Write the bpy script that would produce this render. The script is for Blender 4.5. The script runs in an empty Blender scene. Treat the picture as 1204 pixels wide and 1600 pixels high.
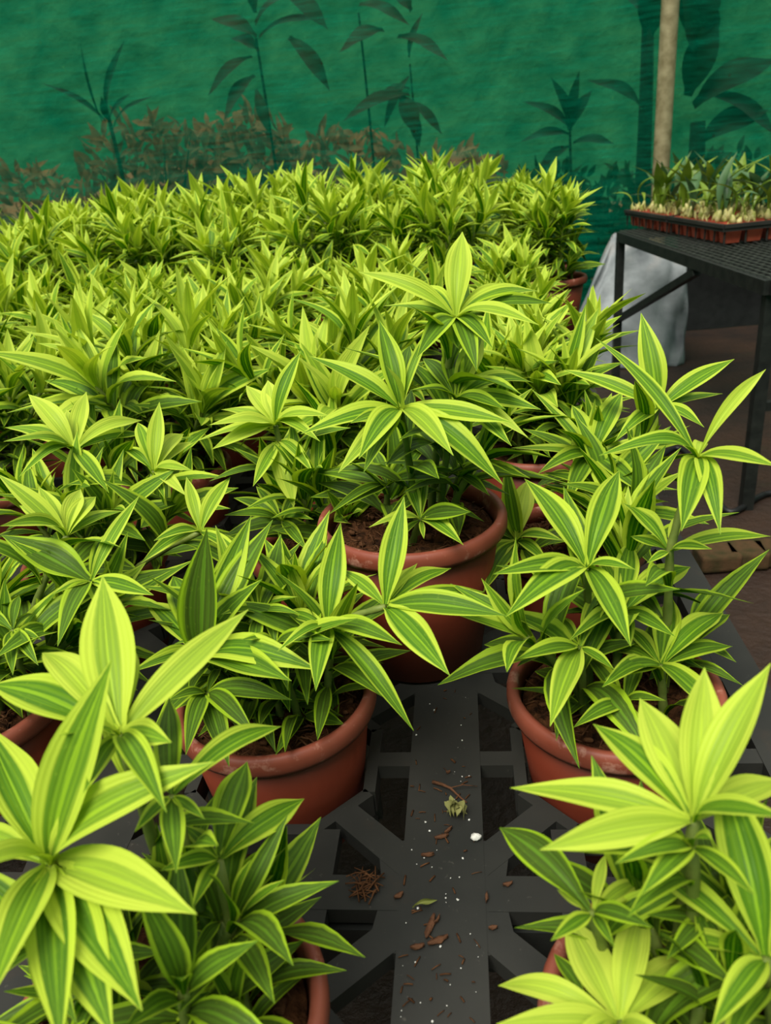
import bpy, math, random
import numpy as np
from mathutils import Vector, Matrix
random.seed(7); rng = random.Random(11)
S = bpy.context.scene; COL = S.collection
R = math.radians
CAMZ = 1.25                      # camera height above the earth floor
TRAY = CAMZ - .56                # top of the plastic bench lattice
TABLE = CAMZ - .45               # top of the mesh side table

# ------------------------------------------------------------------ camera
YAW, TILT, ROLL, FPX = R(7.0868), R(24.6107), R(5.5665), 1200.0
FW = np.array([-math.sin(YAW)*math.cos(TILT), math.cos(YAW)*math.cos(TILT), -math.sin(TILT)])
RT = np.array([math.cos(YAW), math.sin(YAW), 0.0]); UP = np.cross(RT, FW)
RT, UP = RT*math.cos(ROLL) - UP*math.sin(ROLL), RT*math.sin(ROLL) + UP*math.cos(ROLL)
CAM = np.array([0, 0, CAMZ])
cd = bpy.data.cameras.new('camera'); co = bpy.data.objects.new('camera', cd); COL.objects.link(co)
cd.sensor_fit = 'VERTICAL'; cd.sensor_height = 36.0; cd.lens = FPX/1600*36.0
cd.clip_start = .02; cd.clip_end = 200
M = Matrix(((RT[0], UP[0], -FW[0], 0), (RT[1], UP[1], -FW[1], 0), (RT[2], UP[2], -FW[2], CAMZ), (0, 0, 0, 1)))
co.matrix_world = M
cd.dof.use_dof = True; cd.dof.focus_distance = .85; cd.dof.aperture_fstop = 9.5
S.camera = co
def ray(px, py): return FW + RT*(px-602)/FPX - UP*(py-800)/FPX
def at_y(px, py, Y): d = ray(px, py); return CAM + d*(Y/d[1])
def at_z(px, py, z): d = ray(px, py); return CAM + d*((z-CAMZ)/d[2])

# ------------------------------------------------------------------ colour + node helpers
def lin(r, g, b):
    f = lambda c: c/12.92 if c <= .04045 else ((c+.055)/1.055)**2.4
    return (f(r/255), f(g/255), f(b/255), 1)
class NT:
    def __init__(s, name):
        s.m = bpy.data.materials.new(name); s.m.use_nodes = True
        s.t = s.m.node_tree; s.t.nodes.clear()
        s.out = s.n('ShaderNodeOutputMaterial')
    def n(s, typ, **kw):
        o = s.t.nodes.new(typ)
        for k, v in kw.items(): setattr(o, k, v)
        return o
    def l(s, a, b): s.t.links.new(a, b)
    def put(s, sock, v):
        if hasattr(v, 'is_linked'): s.l(v, sock)
        else: sock.default_value = v
    def math(s, op, a, b=0.0, c=0.0, clamp=False):
        o = s.n('ShaderNodeMath', operation=op, use_clamp=clamp)
        for i, v in enumerate((a, b, c)): s.put(o.inputs[i], v)
        return o.outputs[0]
    def mix(s, f, a, b):
        o = s.n('ShaderNodeMix', data_type='RGBA'); s.put(o.inputs[0], f); s.put(o.inputs[6], a); s.put(o.inputs[7], b)
        return o.outputs[2]
    def ramp(s, f, pts, interp='LINEAR'):
        o = s.n('ShaderNodeValToRGB'); o.color_ramp.interpolation = interp
        e = o.color_ramp.elements
        while len(e) < len(pts): e.new(.5)
        for i, (p, c) in enumerate(pts):
            e[i].position = p; e[i].color = c if len(c) == 4 else (*c, 1)
        s.put(o.inputs[0], f); return o.outputs[0]
    def noise(s, vec, scale=5, detail=3, rough=.55, dist=0):
        o = s.n('ShaderNodeTexNoise'); o.inputs['Scale'].default_value = scale; o.inputs['Detail'].default_value = detail
        o.inputs['Roughness'].default_value = rough; o.inputs['Distortion'].default_value = dist
        if vec is not None: s.l(vec, o.inputs['Vector'])
        return o.outputs[0]
    def coord(s, which='Object'): return s.n('ShaderNodeTexCoord').outputs[which]
    def mapped(s, vec, scale=(1, 1, 1)):
        o = s.n('ShaderNodeMapping'); s.l(vec, o.inputs[0]); o.inputs['Scale'].default_value = scale; return o.outputs[0]
    def bsdf(s, color, rough=.5, spec=.5, metal=0., normal=None):
        o = s.n('ShaderNodeBsdfPrincipled'); s.put(o.inputs['Base Color'], color); s.put(o.inputs['Roughness'], rough)
        o.inputs['Specular IOR Level'].default_value = spec; o.inputs['Metallic'].default_value = metal
        if normal is not None: s.l(normal, o.inputs['Normal'])
        return o
    def bump(s, h, strength=.3, dist=.01):
        o = s.n('ShaderNodeBump'); o.inputs['Strength'].default_value = strength; o.inputs['Distance'].default_value = dist
        s.l(h, o.inputs['Height']); return o.outputs[0]
    def done(s, sh): s.l(sh, s.out.inputs[0]); return s.m

def mat_simple(name, c1, c2, scale=20, rough=.6, spec=.4, bump=.3, bdist=.005, metal=0., space='Object', detail=4):
    k = NT(name); v = k.coord(space); f = k.noise(v, scale, detail)
    col = k.ramp(f, [(.3, c1), (.7, c2)])
    return k.done(k.bsdf(col, rough, spec, metal, k.bump(f, bump, bdist)).outputs[0])

def leaf_material(name='striped_leaf', lime=(174, 203, 26), pale=(200, 216, 76), dark=(4, 46, 4), mid=(52, 122, 2)):
    k = NT(name)
    uv = k.n('ShaderNodeUVMap', uv_map='UVMap').outputs[0]; rn = k.n('ShaderNodeUVMap', uv_map='Rnd').outputs[0]
    sx = k.n('ShaderNodeSeparateXYZ'); k.l(uv, sx.inputs[0]); sr = k.n('ShaderNodeSeparateXYZ'); k.l(rn, sr.inputs[0])
    u, v, r, age = sx.outputs[0], sx.outputs[1], sr.outputs[0], sr.outputs[1]
    a = k.math('MULTIPLY_ADD', u, 2., -1.)                       # -1..1 across the blade
    cmb = k.n('ShaderNodeCombineXYZ'); k.l(k.math('MULTIPLY', u, 7.), cmb.inputs[0]); k.l(k.math('MULTIPLY', v, .9), cmb.inputs[1]); k.l(k.math('MULTIPLY', r, 40.), cmb.inputs[2])
    n1 = k.noise(cmb.outputs[0], 1.6, 2)
    off = k.math('MULTIPLY_ADD', r, .16, -.08)
    aw = k.math('ABSOLUTE', k.math('ADD', a, k.math('ADD', off, k.math('MULTIPLY_ADD', n1, .34, -.17))))
    # band masks: lime margin, dark green band with a paler midline
    edge0 = k.math('MULTIPLY_ADD', age, .30, k.math('MULTIPLY_ADD', r, .16, .34))   # old leaves: narrow margin
    m = k.math('MULTIPLY', k.math('SUBTRACT', aw, edge0), 9., clamp=True)
    rel = k.math('DIVIDE', aw, k.math('MULTIPLY_ADD', edge0, 1., .06))
    midl = k.ramp(rel, [(0, (1, 1, 1)), (.09, (1, 1, 1)), (.17, (0, 0, 0)), (.40, (.05, .05, .05)), (.48, (.42, .42, .42)), (.58, (.42, .42, .42)), (.66, (0, 0, 0))])
    cmb2 = k.n('ShaderNodeCombineXYZ'); k.l(k.math('MULTIPLY', u, 1.), cmb2.inputs[0]); k.l(k.math('MULTIPLY', v, .03), cmb2.inputs[1]); k.l(k.math('MULTIPLY', r, 9.), cmb2.inputs[2])
    st = k.noise(cmb2.outputs[0], 16., 2)                        # fine stripes along the blade
    stm = k.math('MULTIPLY', k.math('SUBTRACT', st, .52), 9., clamp=True)
    darkc = k.mix(age, lin(*mid), lin(*dark))
    midc = k.mix(age, lin(158, 198, 24), lin(92, 146, 24))
    band = k.mix(k.math('MULTIPLY', k.math('MAXIMUM', k.math('MULTIPLY', midl, .95), k.math('MULTIPLY', stm, .3)), k.math('SUBTRACT', 1.05, k.math('MULTIPLY', age, .45))), darkc, midc)
    limec = k.mix(age, lin(*pale), lin(*lime)); limec = k.mix(k.math('MULTIPLY', k.math('SUBTRACT', age, .5), 1.1, clamp=True), limec, lin(128, 172, 14))
    limec = k.mix(k.math('MULTIPLY', stm, k.math('MULTIPLY_ADD', age, .26, .05)), limec, darkc)
    young = k.math('MULTIPLY', k.math('SUBTRACT', .34, age), 4., clamp=True)
    col = k.mix(m, band, limec); col = k.mix(k.math('MULTIPLY', young, .62), col, limec)
    blot = k.noise(k.mapped(uv, (3, 7, 1)), 3., 3); col = k.mix(k.math('MULTIPLY', k.math('SUBTRACT', blot, .62), 2., clamp=True), col, limec)
    geo = k.n('ShaderNodeNewGeometry'); back = geo.outputs['Backfacing']
    col = k.mix(k.math('MULTIPLY', back, .16), col, lin(170, 196, 80))
    ridge = k.math('SINE', k.math('MULTIPLY', u, 60.))
    nb = k.bump(k.math('ADD', ridge, k.math('MULTIPLY', st, 2.)), .16, .0012)
    p = k.bsdf(col, .42, .11, 0, nb)
    tr = k.n('ShaderNodeBsdfTranslucent'); tc = k.n('ShaderNodeMix', data_type='RGBA', blend_type='MULTIPLY'); tc.inputs[0].default_value = 1
    k.l(col, tc.inputs[6]); tc.inputs[7].default_value = (1., 1.0, .45, 1); k.l(tc.outputs[2], tr.inputs[0])
    ms = k.n('ShaderNodeMixShader'); ms.inputs[0].default_value = .27; k.l(p.outputs[0], ms.inputs[1]); k.l(tr.outputs[0], ms.inputs[2])
    return k.done(ms.outputs[0])

def plain_leaf(name, c1, c2, tr=.25, rough=.45):
    k = NT(name); f = k.noise(k.coord('Object'), 9, 3); col = k.ramp(f, [(.3, lin(*c1)), (.7, lin(*c2))])
    p = k.bsdf(col, rough, .35); t = k.n('ShaderNodeBsdfTranslucent'); k.l(col, t.inputs[0])
    ms = k.n('ShaderNodeMixShader'); ms.inputs[0].default_value = tr; k.l(p.outputs[0], ms.inputs[1]); k.l(t.outputs[0], ms.inputs[2])
    return k.done(ms.outputs[0])

MAT = {}
MAT['leaf'] = leaf_material()
MAT['stem'] = mat_simple('plant_stem', lin(96, 112, 44), lin(120, 132, 60), 60, .55, .3)
def pot_material(name, c, c2, dust):
    k = NT(name); v = k.coord('Object'); f = k.noise(v, 7, 4); g = k.noise(v, 42, 4, .65)
    col = k.ramp(f, [(.3, lin(*c)), (.72, lin(*c2))])
    col = k.mix(k.math('MULTIPLY', k.math('SUBTRACT', g, dust), 6., clamp=True), col, lin(186, 138, 118))
    return k.done(k.bsdf(col, .52, .35, 0, k.bump(g, .12, .002)).outputs[0])
MAT['pot'] = pot_material('terracotta_plastic', (112, 44, 26), (128, 56, 36), .72)
MAT['rim'] = pot_material('terracotta_plastic_rim', (122, 56, 38), (150, 84, 64), .56)
MAT['soil'] = mat_simple('coir_soil', lin(24, 13, 6), lin(98, 62, 36), 75, .95, .1, 1., .02, detail=6)
MAT['fibre'] = mat_simple('coir_fibre', lin(52, 32, 18), lin(96, 64, 40), 90, .9, .1)
def tray_material():
    k = NT('dusty_black_plastic'); v = k.coord('Object'); f = k.noise(v, 5, 4); g = k.noise(v, 160, 3, .7)
    col = k.ramp(f, [(.3, lin(30, 31, 28)), (.7, lin(50, 49, 44))])
    col = k.mix(k.math('MULTIPLY', k.math('SUBTRACT', g, .66), 3., clamp=True), col, lin(104, 100, 90))
    e = k.noise(v, 14, 5, .6); col = k.mix(k.math('MULTIPLY', k.math('SUBTRACT', e, .60), 2., clamp=True), col, lin(70, 52, 36))
    return k.done(k.bsdf(col, .6, .3, 0, k.bump(g, .1, .001)).outputs[0])
MAT['tray'] = tray_material()
MAT['steel'] = mat_simple('black_painted_steel', lin(18, 20, 18), lin(34, 36, 32), 30, .5, .4)
MAT['wire'] = mat_simple('dull_grey_wire', lin(56, 62, 56), lin(92, 96, 88), 40, .45, .5, metal=.5)
MAT['galv'] = mat_simple('weathered_galvanised_pipe', lin(120, 108, 74), lin(164, 152, 116), 18, .5, .5, .2, metal=.25)
MAT['bark'] = mat_simple('bark', lin(58, 36, 22), lin(108, 72, 48), 60, .85, .2, .8, .01)
MAT['perlite'] = mat_simple('perlite', lin(190, 188, 178), lin(226, 224, 216), 80, .9, .2)
MAT['red_pot'] = mat_simple('brick_red_plastic', lin(150, 62, 42), lin(176, 84, 60), 20, .55, .35, .1)
MAT['brick_chip'] = mat_simple('red_brick_chips', lin(120, 44, 30), lin(176, 80, 58), 90, .9, .2, .9, .01)
MAT['bulb'] = mat_simple('orchid_pseudobulb', lin(128, 136, 40), lin(206, 192, 134), 40, .5, .35)
MAT['orchid'] = plain_leaf('orchid_leaf', (86, 118, 24), (132, 152, 48), .2, .38)
MAT['orchid_dark'] = plain_leaf('orchid_leaf_blue_green', (58, 92, 50), (98, 128, 84), .2, .38)
MAT['rubber'] = mat_simple('black_hose', lin(14, 14, 14), lin(26, 26, 26), 20, .5, .4)
def ground_material(name, dark, lightc, wet):
    k = NT(name); v = k.coord('Object'); f = k.noise(v, 2.2, 6, .6); g = k.noise(v, 30, 5, .65)
    col = k.ramp(f, [(.3, lin(*dark)), (.7, lin(*lightc))]); col = k.mix(k.math('MULTIPLY', k.math('SUBTRACT', g, .55), 2.4, clamp=True), col, lin(34, 22, 12))
    m = k.noise(v, 4.5, 4); col = k.mix(k.math('MULTIPLY', k.math('SUBTRACT', m, .62), 3., clamp=True), col, lin(46, 50, 24))
    return k.done(k.bsdf(col, wet, .4, 0, k.bump(g, .6, .02)).outputs[0])
MAT['ground'] = ground_material('wet_brown_earth', (17, 11, 7), (56, 36, 22), .6)  # wet earth, base also darkened to carry the shade under bench and table
MAT['yard'] = ground_material('dry_earth', (84, 58, 40), (128, 94, 66), .9)
MAT['hill'] = mat_simple('wooded_hillside', lin(16, 84, 58), lin(58, 122, 84), 1.3, .95, .1, 1., .3, detail=8)
MAT['bank'] = ground_material('dark_earth_bank', (120, 72, 48), (168, 112, 78), .95)
MAT['brick'] = mat_simple('mossy_brick', lin(44, 44, 20), lin(84, 58, 38), 16, .9, .2, .8, .01)
def sack_material():
    k = NT('woven_white_plastic'); v = k.coord('Object'); f = k.noise(v, 5, 4); g = k.noise(v, 2.5, 3)
    w = k.n('ShaderNodeTexWave'); w.inputs['Scale'].default_value = 60; k.l(v, w.inputs[0])
    col = k.ramp(f, [(.3, lin(92, 98, 100)), (.7, lin(150, 156, 156))])
    col = k.mix(k.math('MULTIPLY', k.math('SUBTRACT', g, .58), 3., clamp=True), col, lin(176, 150, 132))
    return k.done(k.bsdf(col, .5, .4, 0, k.bump(k.math('ADD', f, k.math('MULTIPLY', w.outputs[1], .05)), .5, .04)).outputs[0])
MAT['sack'] = sack_material()
def net_material(name='green_shade_net', op0=-.12, tint=None):
    k = NT(name); v = k.coord('Object')
    weave = k.noise(k.mapped(v, (14, 14, 190)), 3., 2); streak = k.noise(k.mapped(v, (2.2, 2.2, 26)), 2., 4, .65)
    diag = k.noise(k.mapped(v, (.7, 1, 3.)), 3., 4, .6, 1.2)
    warp = k.noise(k.mapped(v, (230, 230, 14)), 2., 2)
    hole = k.n('ShaderNodeTexVoronoi'); hole.inputs['Scale'].default_value = 16.; k.l(k.mapped(v, (1, 1, .7)), hole.inputs[0])
    hsel = k.n('ShaderNodeSeparateColor'); k.l(hole.outputs['Color'], hsel.inputs[0])
    hm = k.math('MULTIPLY', k.math('LESS_THAN', hole.outputs['Distance'], .11), k.math('GREATER_THAN', hsel.outputs[0], .72))
    dens = k.math('ADD', k.math('MULTIPLY', streak, .95), k.math('ADD', k.math('MULTIPLY', weave, .55), k.math('MULTIPLY', diag, .5)))
    dens = k.math('ADD', dens, k.math('MULTIPLY', warp, .2))
    op = k.math('MULTIPLY_ADD', dens, .50, op0, clamp=True)          # opacity of the knit
    op = k.math('MULTIPLY', op, k.math('SUBTRACT', 1., k.math('MULTIPLY', hm, .8)))
    col = k.ramp(streak, [(.3, lin(0, 64, 48)), (.7, lin(4, 140, 108))])
    d = k.n('ShaderNodeBsdfDiffuse'); k.l(col, d.inputs[0])
    t = k.n('ShaderNodeBsdfTranslucent'); k.l(k.mix(.5, col, lin(20, 170, 120)), t.inputs[0])
    m1 = k.n('ShaderNodeMixShader'); m1.inputs[0].default_value = .55; k.l(d.outputs[0], m1.inputs[1]); k.l(t.outputs[0], m1.inputs[2])
    tp = k.n('ShaderNodeBsdfTransparent'); tp.inputs[0].default_value = tint or NET_TINT
    m2 = k.n('ShaderNodeMixShader'); k.l(op, m2.inputs[0]); k.l(tp.outputs[0], m2.inputs[1]); k.l(m1.outputs[0], m2.inputs[2])
    return k.done(m2.outputs[0])
NET_TINT = (.46, .60, .48, 1)
MAT['net'] = net_material(); MAT['net_dense'] = net_material('dense_shade_net', .45)
MAT['dry'] = plain_leaf('dry_brown_leaf', (138, 82, 52), (190, 128, 88), .2, .8)
MAT['bush'] = plain_leaf('outdoor_green_leaf', (20, 50, 26), (46, 84, 40), .3, .6)
MAT['broad'] = plain_leaf('dark_broad_leaf', (16, 40, 18), (34, 62, 28), .12, .5)
MAT['broad_rust'] = plain_leaf('rusty_broad_leaf', (60, 52, 26), (96, 66, 36), .12, .5)
MAT['trunk'] = mat_simple('dark_trunk', lin(30, 26, 20), lin(54, 44, 32), 14, .9, .2, .8, .02)

# ------------------------------------------------------------------ mesh helpers
class MB:
    def __init__(s): s.v = []; s.f = []; s.uv = []; s.rn = []; s.hasuv = False
    def grid(s, P, uv=None, rn=None, close_u=False):
        """P: (n, m, 3) array of points -> quads."""
        n, m = P.shape[:2]; o = len(s.v); s.v.extend(map(tuple, P.reshape(-1, 3)))
        for i in range(n-1):
            for j in range(m if close_u else m-1):
                j2 = (j+1) % m
                s.f.append((o+i*m+j, o+i*m+j2, o+(i+1)*m+j2, o+(i+1)*m+j))
                if uv is not None:
                    s.hasuv = True
                    s.uv += [uv[i, j], uv[i, j2], uv[i+1, j2], uv[i+1, j]]; s.rn += [rn]*4
        return o
    def box(s, c, half, rot=0., ax=None):
        """oriented box: centre, half sizes, rotation about z (or a 3x3 axes array)."""
        A = np.array([[math.cos(rot), math.sin(rot), 0], [-math.sin(rot), math.cos(rot), 0], [0, 0, 1]]) if ax is None else np.array(ax)
        o = len(s.v)
        for i in (-1, 1):
            for j in (-1, 1):
                for k in (-1, 1): s.v.append(tuple(np.array(c)+A[0]*i*half[0]+A[1]*j*half[1]+A[2]*k*half[2]))
        for q in ((0, 1, 3, 2), (4, 6, 7, 5), (0, 4, 5, 1), (2, 3, 7, 6), (0, 2, 6, 4), (1, 5, 7, 3)): s.f.append(tuple(o+x for x in q))
    def bar(s, a, b, w, h):
        """square bar from a to b, w wide, h tall."""
        a, b = np.array(a, float), np.array(b, float); d = b-a; L = np.linalg.norm(d); d /= L
        r = np.array([0, 0, 1.]) if abs(d[2]) < .9 else np.array([0, 1., 0]); x = np.cross(r, d); x /= np.linalg.norm(x); y = np.cross(d, x)
        s.box((a+b)/2, (L/2, w/2, h/2), ax=(d, x, y))
    def tube(s, pts, rad, seg=8, cap=True):
        pts = [np.array(p, float) for p in pts]; n = len(pts); rad = [rad]*n if np.isscalar(rad) else rad
        rows = []; x = None
        for i in range(n):
            d = pts[min(i+1, n-1)]-pts[max(i-1, 0)]; d /= np.linalg.norm(d)+1e-9
            if x is None:
                r = np.array([1., 0, 0]) if abs(d[0]) < .8 else np.array([0, 1., 0]); x = r-d*(r@d)
            else: x = x-d*(x@d)
            x /= np.linalg.norm(x)+1e-9; y = np.cross(d, x)
            rows.append([pts[i]+rad[i]*(x*math.cos(t)+y*math.sin(t)) for t in np.linspace(0, 2*math.pi, seg, endpoint=False)])
        o = s.grid(np.array(rows), close_u=True)
        if cap: s.f.append(tuple(o+j for j in reversed(range(seg)))); s.f.append(tuple(o+(n-1)*seg+j for j in range(seg)))
    def lathe(s, prof, seg=40, c=(0, 0, 0)):
        t = np.linspace(0, 2*math.pi, seg, endpoint=False)
        P = np.array([[(c[0]+r*math.cos(a), c[1]+r*math.sin(a), c[2]+z) for a in t] for r, z in prof]); s.grid(P, close_u=True)
    def blob(s, c, r, seed=0, sq=(1, 1, 1), nu=6, nv=8, rough=.25):
        q = random.Random(seed); rows = []
        for i in range(nu):
            th = math.pi*(i+.02)/(nu-1+.04)
            rows.append([(c[0]+r*sq[0]*math.sin(th)*math.cos(p)*(k := 1+rough*q.uniform(-1, 1)), c[1]+r*sq[1]*math.sin(th)*math.sin(p)*k, c[2]+r*sq[2]*math.cos(th)*k) for p in np.linspace(0, 2*math.pi, nv, endpoint=False)])
        s.grid(np.array(rows[::-1]), close_u=True)
    def mesh(s, name, mat, smooth=True):
        me = bpy.data.meshes.new(name); me.from_pydata(s.v, [], s.f); me.materials.append(MAT[mat] if isinstance(mat, str) else mat)
        if s.hasuv:
            a = me.uv_layers.new(name='UVMap'); a.data.foreach_set('uv', np.array(s.uv, dtype=np.float32).ravel())
            b = me.uv_layers.new(name='Rnd'); b.data.foreach_set('uv', np.array(s.rn, dtype=np.float32).ravel())
        if smooth: me.polygons.foreach_set('use_smooth', [True]*len(me.polygons))
        me.update(); return me
    def build(s, name, mat, parent=None, smooth=True, loc=None):
        return link(name, s.mesh(name, mat, smooth), parent, loc)
def link(name, me, parent=None, loc=None):
    o = bpy.data.objects.new(name, me); COL.objects.link(o); o.parent = parent
    if loc is not None: o.location = loc
    return o
def tag(o, label=None, cat=None, group=None, kind=None):
    if label: o['label'] = label
    if cat: o['category'] = cat
    if group: o['group'] = group
    if kind: o['kind'] = kind
    return o
def empty(name, loc, rz=0.):
    o = bpy.data.objects.new(name, None); COL.objects.link(o); o.location = loc; o.rotation_euler = (0, 0, rz); o.empty_display_size = .05; return o
def copy_tree(o, parent=None):
    c = o.copy(); COL.objects.link(c); c.parent = parent
    for ch in list(o.children): copy_tree(ch, c)
    return c
def unit(v): return v/(np.linalg.norm(v)+1e-9)

# ------------------------------------------------------------------ a leaf blade
def leaf(mb, C, T, axis, width, arch=.1, fold=.3, twist=0., age=.4, nl=11, na=5, peak=.42, wave=0.):
    """striped lanceolate blade from C to T, upper face towards axis; arch bends it, fold makes the channel."""
    C, T, axis = np.array(C, float), np.array(T, float), np.array(axis, float)
    d = T-C; L = np.linalg.norm(d); t = d/L
    n = axis-t*(axis@t)
    if np.linalg.norm(n) < .05: n = np.array([0, 0, 1.])-t*t[2]+1e-3
    n = unit(n); s = np.cross(n, t)                     # right hand side
    tt = np.linspace(0, 1, nl); aa = np.linspace(-1, 1, na)
    e = peak*1.6/(1-peak)                                # profile exponents
    prof = (tt+.045)**(.98*peak/.42)*np.clip(1-tt, 0, 1)**1.22
    prof = prof/prof.max(); prof = np.maximum(prof, .36*(1-tt)**6); prof[-1] = .015
    P = np.zeros((nl, na, 3)); uv = np.zeros((nl, na, 2))
    for i, q in enumerate(tt):
        # arch: parabola with its crest before the middle, and a drooping tip
        c = C+d*q+n*L*arch*(4*q*(1-q)*(1.25-.5*q)) - n*L*arch*.55*max(0, q-.7)**1.5*3*(q-1)*-1
        a = twist*q; s2, n2 = s*math.cos(a)+n*math.sin(a), n*math.cos(a)-s*math.sin(a)
        w = width*.5*prof[i]; fo = fold*(1-.55*q)+.5*(1-q)**5
        for j, x in enumerate(aa):
            P[i, j] = c+s2*x*w*math.cos(fo)+n2*(abs(x)**1.4)*w*math.sin(fo)+n2*wave*w*math.sin(q*9+x*2)*abs(x)
            uv[i, j] = (x*.5+.5, q)
    r = rng.random()
    mb.grid(P, [[tuple(z) for z in row] for row in uv] if False else uv, (r, min(1, max(0, age))))

def bez(p0, p1, p2, n):
    return [np.array(p0)*(1-t)**2+2*np.array(p1)*t*(1-t)+np.array(p2)*t*t for t in np.linspace(0, 1, n)]

POT_RIM = [.165]
def whorl(mb, path, axis_end, n, L0, ratio=.22, start=.3, q=None, young=True, spread=1.0, agebias=0., nl=9, na=5, skip_top=False, top_az=None):
    """leaves spiralling up a stem path: old spreading ones low, a rosette of upright ones at the tip."""
    q = q or rng; m = len(path); az = q.uniform(0, 6.28)
    for i in range(n):
        f = i/(n-1) if n > 1 else 1
        sp = start+(1-start)*(1-(1-f)**1.7)
        x = sp*(m-1); k = min(int(x), m-2); p = path[k]*(1-(x-k))+path[k+1]*(x-k)
        ax = unit(path[k+1]-path[k]); ax = unit(ax*(.75)+np.array([0, 0, .25]))
        if skip_top and f > .62: continue
        u = np.cross(ax, [.3, .8, .1]); u = unit(u); w = np.cross(ax, u)
        az += 2.3999+q.uniform(-.35, .35); rad = u*math.cos(az)+w*math.sin(az)
        inc = (10+82*(1-f)**.85*spread+q.uniform(-9, 9))
        inc = R(max(5, inc)); L = L0*(.72+.5*math.sin(math.pi*min(1, (1-f)*.8+.12)))*q.uniform(.82, 1.15)
        if f > .9: L *= .8
        T = p+L*(ax*math.cos(inc)+rad*math.sin(inc))
        T[2] -= L*.22*max(0, math.sin(inc)-.5)*q.uniform(.2, 1.6)
        rp, rT = math.hypot(p[0], p[1]), math.hypot(T[0], T[1]); hr = POT_RIM[0]
        if rT > .09 and rp < .095 and p[2] < hr+.06:            # a low leaf leans over the rim, not through it
            g = max(.25, min(1, (.098-rp)/(rT-rp+1e-6))); T[2] += max(0, hr+.010-(p[2]+(T[2]-p[2])*g))/g
        age = .05+.95*(1-f)**1.1+q.uniform(-.14, .18)+agebias
        leaf(mb, p+rad*.003, T, ax, L*ratio*q.uniform(.85, 1.2), arch=q.uniform(.05, .14)*(.5+math.sin(inc)), fold=q.uniform(.25, .55), twist=q.uniform(-.5, .5), age=age, nl=nl, na=na, wave=q.uniform(0, .12))

def stem_tube(mb, path, r0=.0042, r1=.0032, seg=7):
    n = len(path); rad = [(r0+(r1-r0)*i/(n-1))*(1.18 if i % 2 else .95) for i in range(n)]
    mb.tube(path, rad, seg)

# ------------------------------------------------------------------ pots
def pot_parts(root, h=.165, rt=.093, rb=.072, rim=.101, seg=48, soil_drop=.017, seed=0, fine=False, z0=0.):
    POT_RIM[0] = h; b = MB(); zr = h-.020
    b.lathe([(0, 0), (rb*.92, 0), (rb, .004), (rb+(rt-rb)*.5, zr*.5), (rb+(rt-rb)*.52, zr*.5+.003), (rt, zr), (rt-.004, zr), (rb-.004, .006), (0, .006)], seg)
    b.build('pot_body', 'pot', root)
    b = MB()
    b.lathe([(rt-.002, zr-.003), (rim-.002, zr-.001), (rim, zr+.004), (rim, h-.007), (rim-.002, h-.002), (rim-.0055, h), (rim-.010, h-.0015), (rim-.0115, h-.006), (rt-.007, zr-.004), (rt-.002, zr-.003)], seg)
    b.build('rim', 'rim', root)
    q = random.Random(seed+5); b = MB(); nr, na = (14, 48) if fine else (6, 24); rs = rt-.0075; zs = h-soil_drop
    P = np.zeros((nr, na, 3))
    for i in range(nr):
        for j in range(na):
            r = rs*(i+.001)/(nr-1); a = 2*math.pi*j/na
            P[i, j] = (r*math.cos(a), r*math.sin(a), zs+(q.uniform(-.004, .006) if i < nr-1 else -.004))
    b.grid(P, close_u=True); b.build('soil', 'soil', root)
    if fine:
        b = MB()
        for _ in range(150):
            a = q.uniform(0, 6.28); r = rs*math.sqrt(q.random())*.96; p = np.array([r*math.cos(a), r*math.sin(a), zs+q.uniform(.001, .007)])
            d = np.array([q.uniform(-1, 1), q.uniform(-1, 1), q.uniform(-.25, .4)])*q.uniform(.006, .016)
            if np.hypot(*(p+d)[:2]) > rs or np.hypot(*(p-d)[:2]) > rs: continue
            b.tube([p-d, p+np.array([0, 0, q.uniform(0, .004)]), p+d], q.uniform(.0004, .0012), 5)
        for _ in range(26):
            a = q.uniform(0, 6.28); r = rs*math.sqrt(q.random())*.9
            b.blob((r*math.cos(a), r*math.sin(a), zs+.004), q.uniform(.003, .007), q.random(), (1, q.uniform(.5, 1), .5), 5, 6, .4)
        tag(b.build('coir_chips', 'fibre', root), kind='stuff')
    return zs

def auto_shoot(root, base, tip, n, L0, q, start=.25, ratio=.23, spread=1., bend=None, agebias=0., nl=9, na=5):
    base, tip = np.array(base, float), np.array(tip, float)
    c = base+(tip-base)*.5; c[:2] = base[:2]+(tip-base)[:2]*.25
    path = bez(base, c, tip, 9); b = MB(); stem_tube(b, path); st = b.build('stem', 'stem', root)
    b = MB(); whorl(b, path, None, n, L0, ratio, start, q, spread=spread, agebias=agebias, nl=nl, na=na); b.build('foliage', 'leaf', st)

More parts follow.
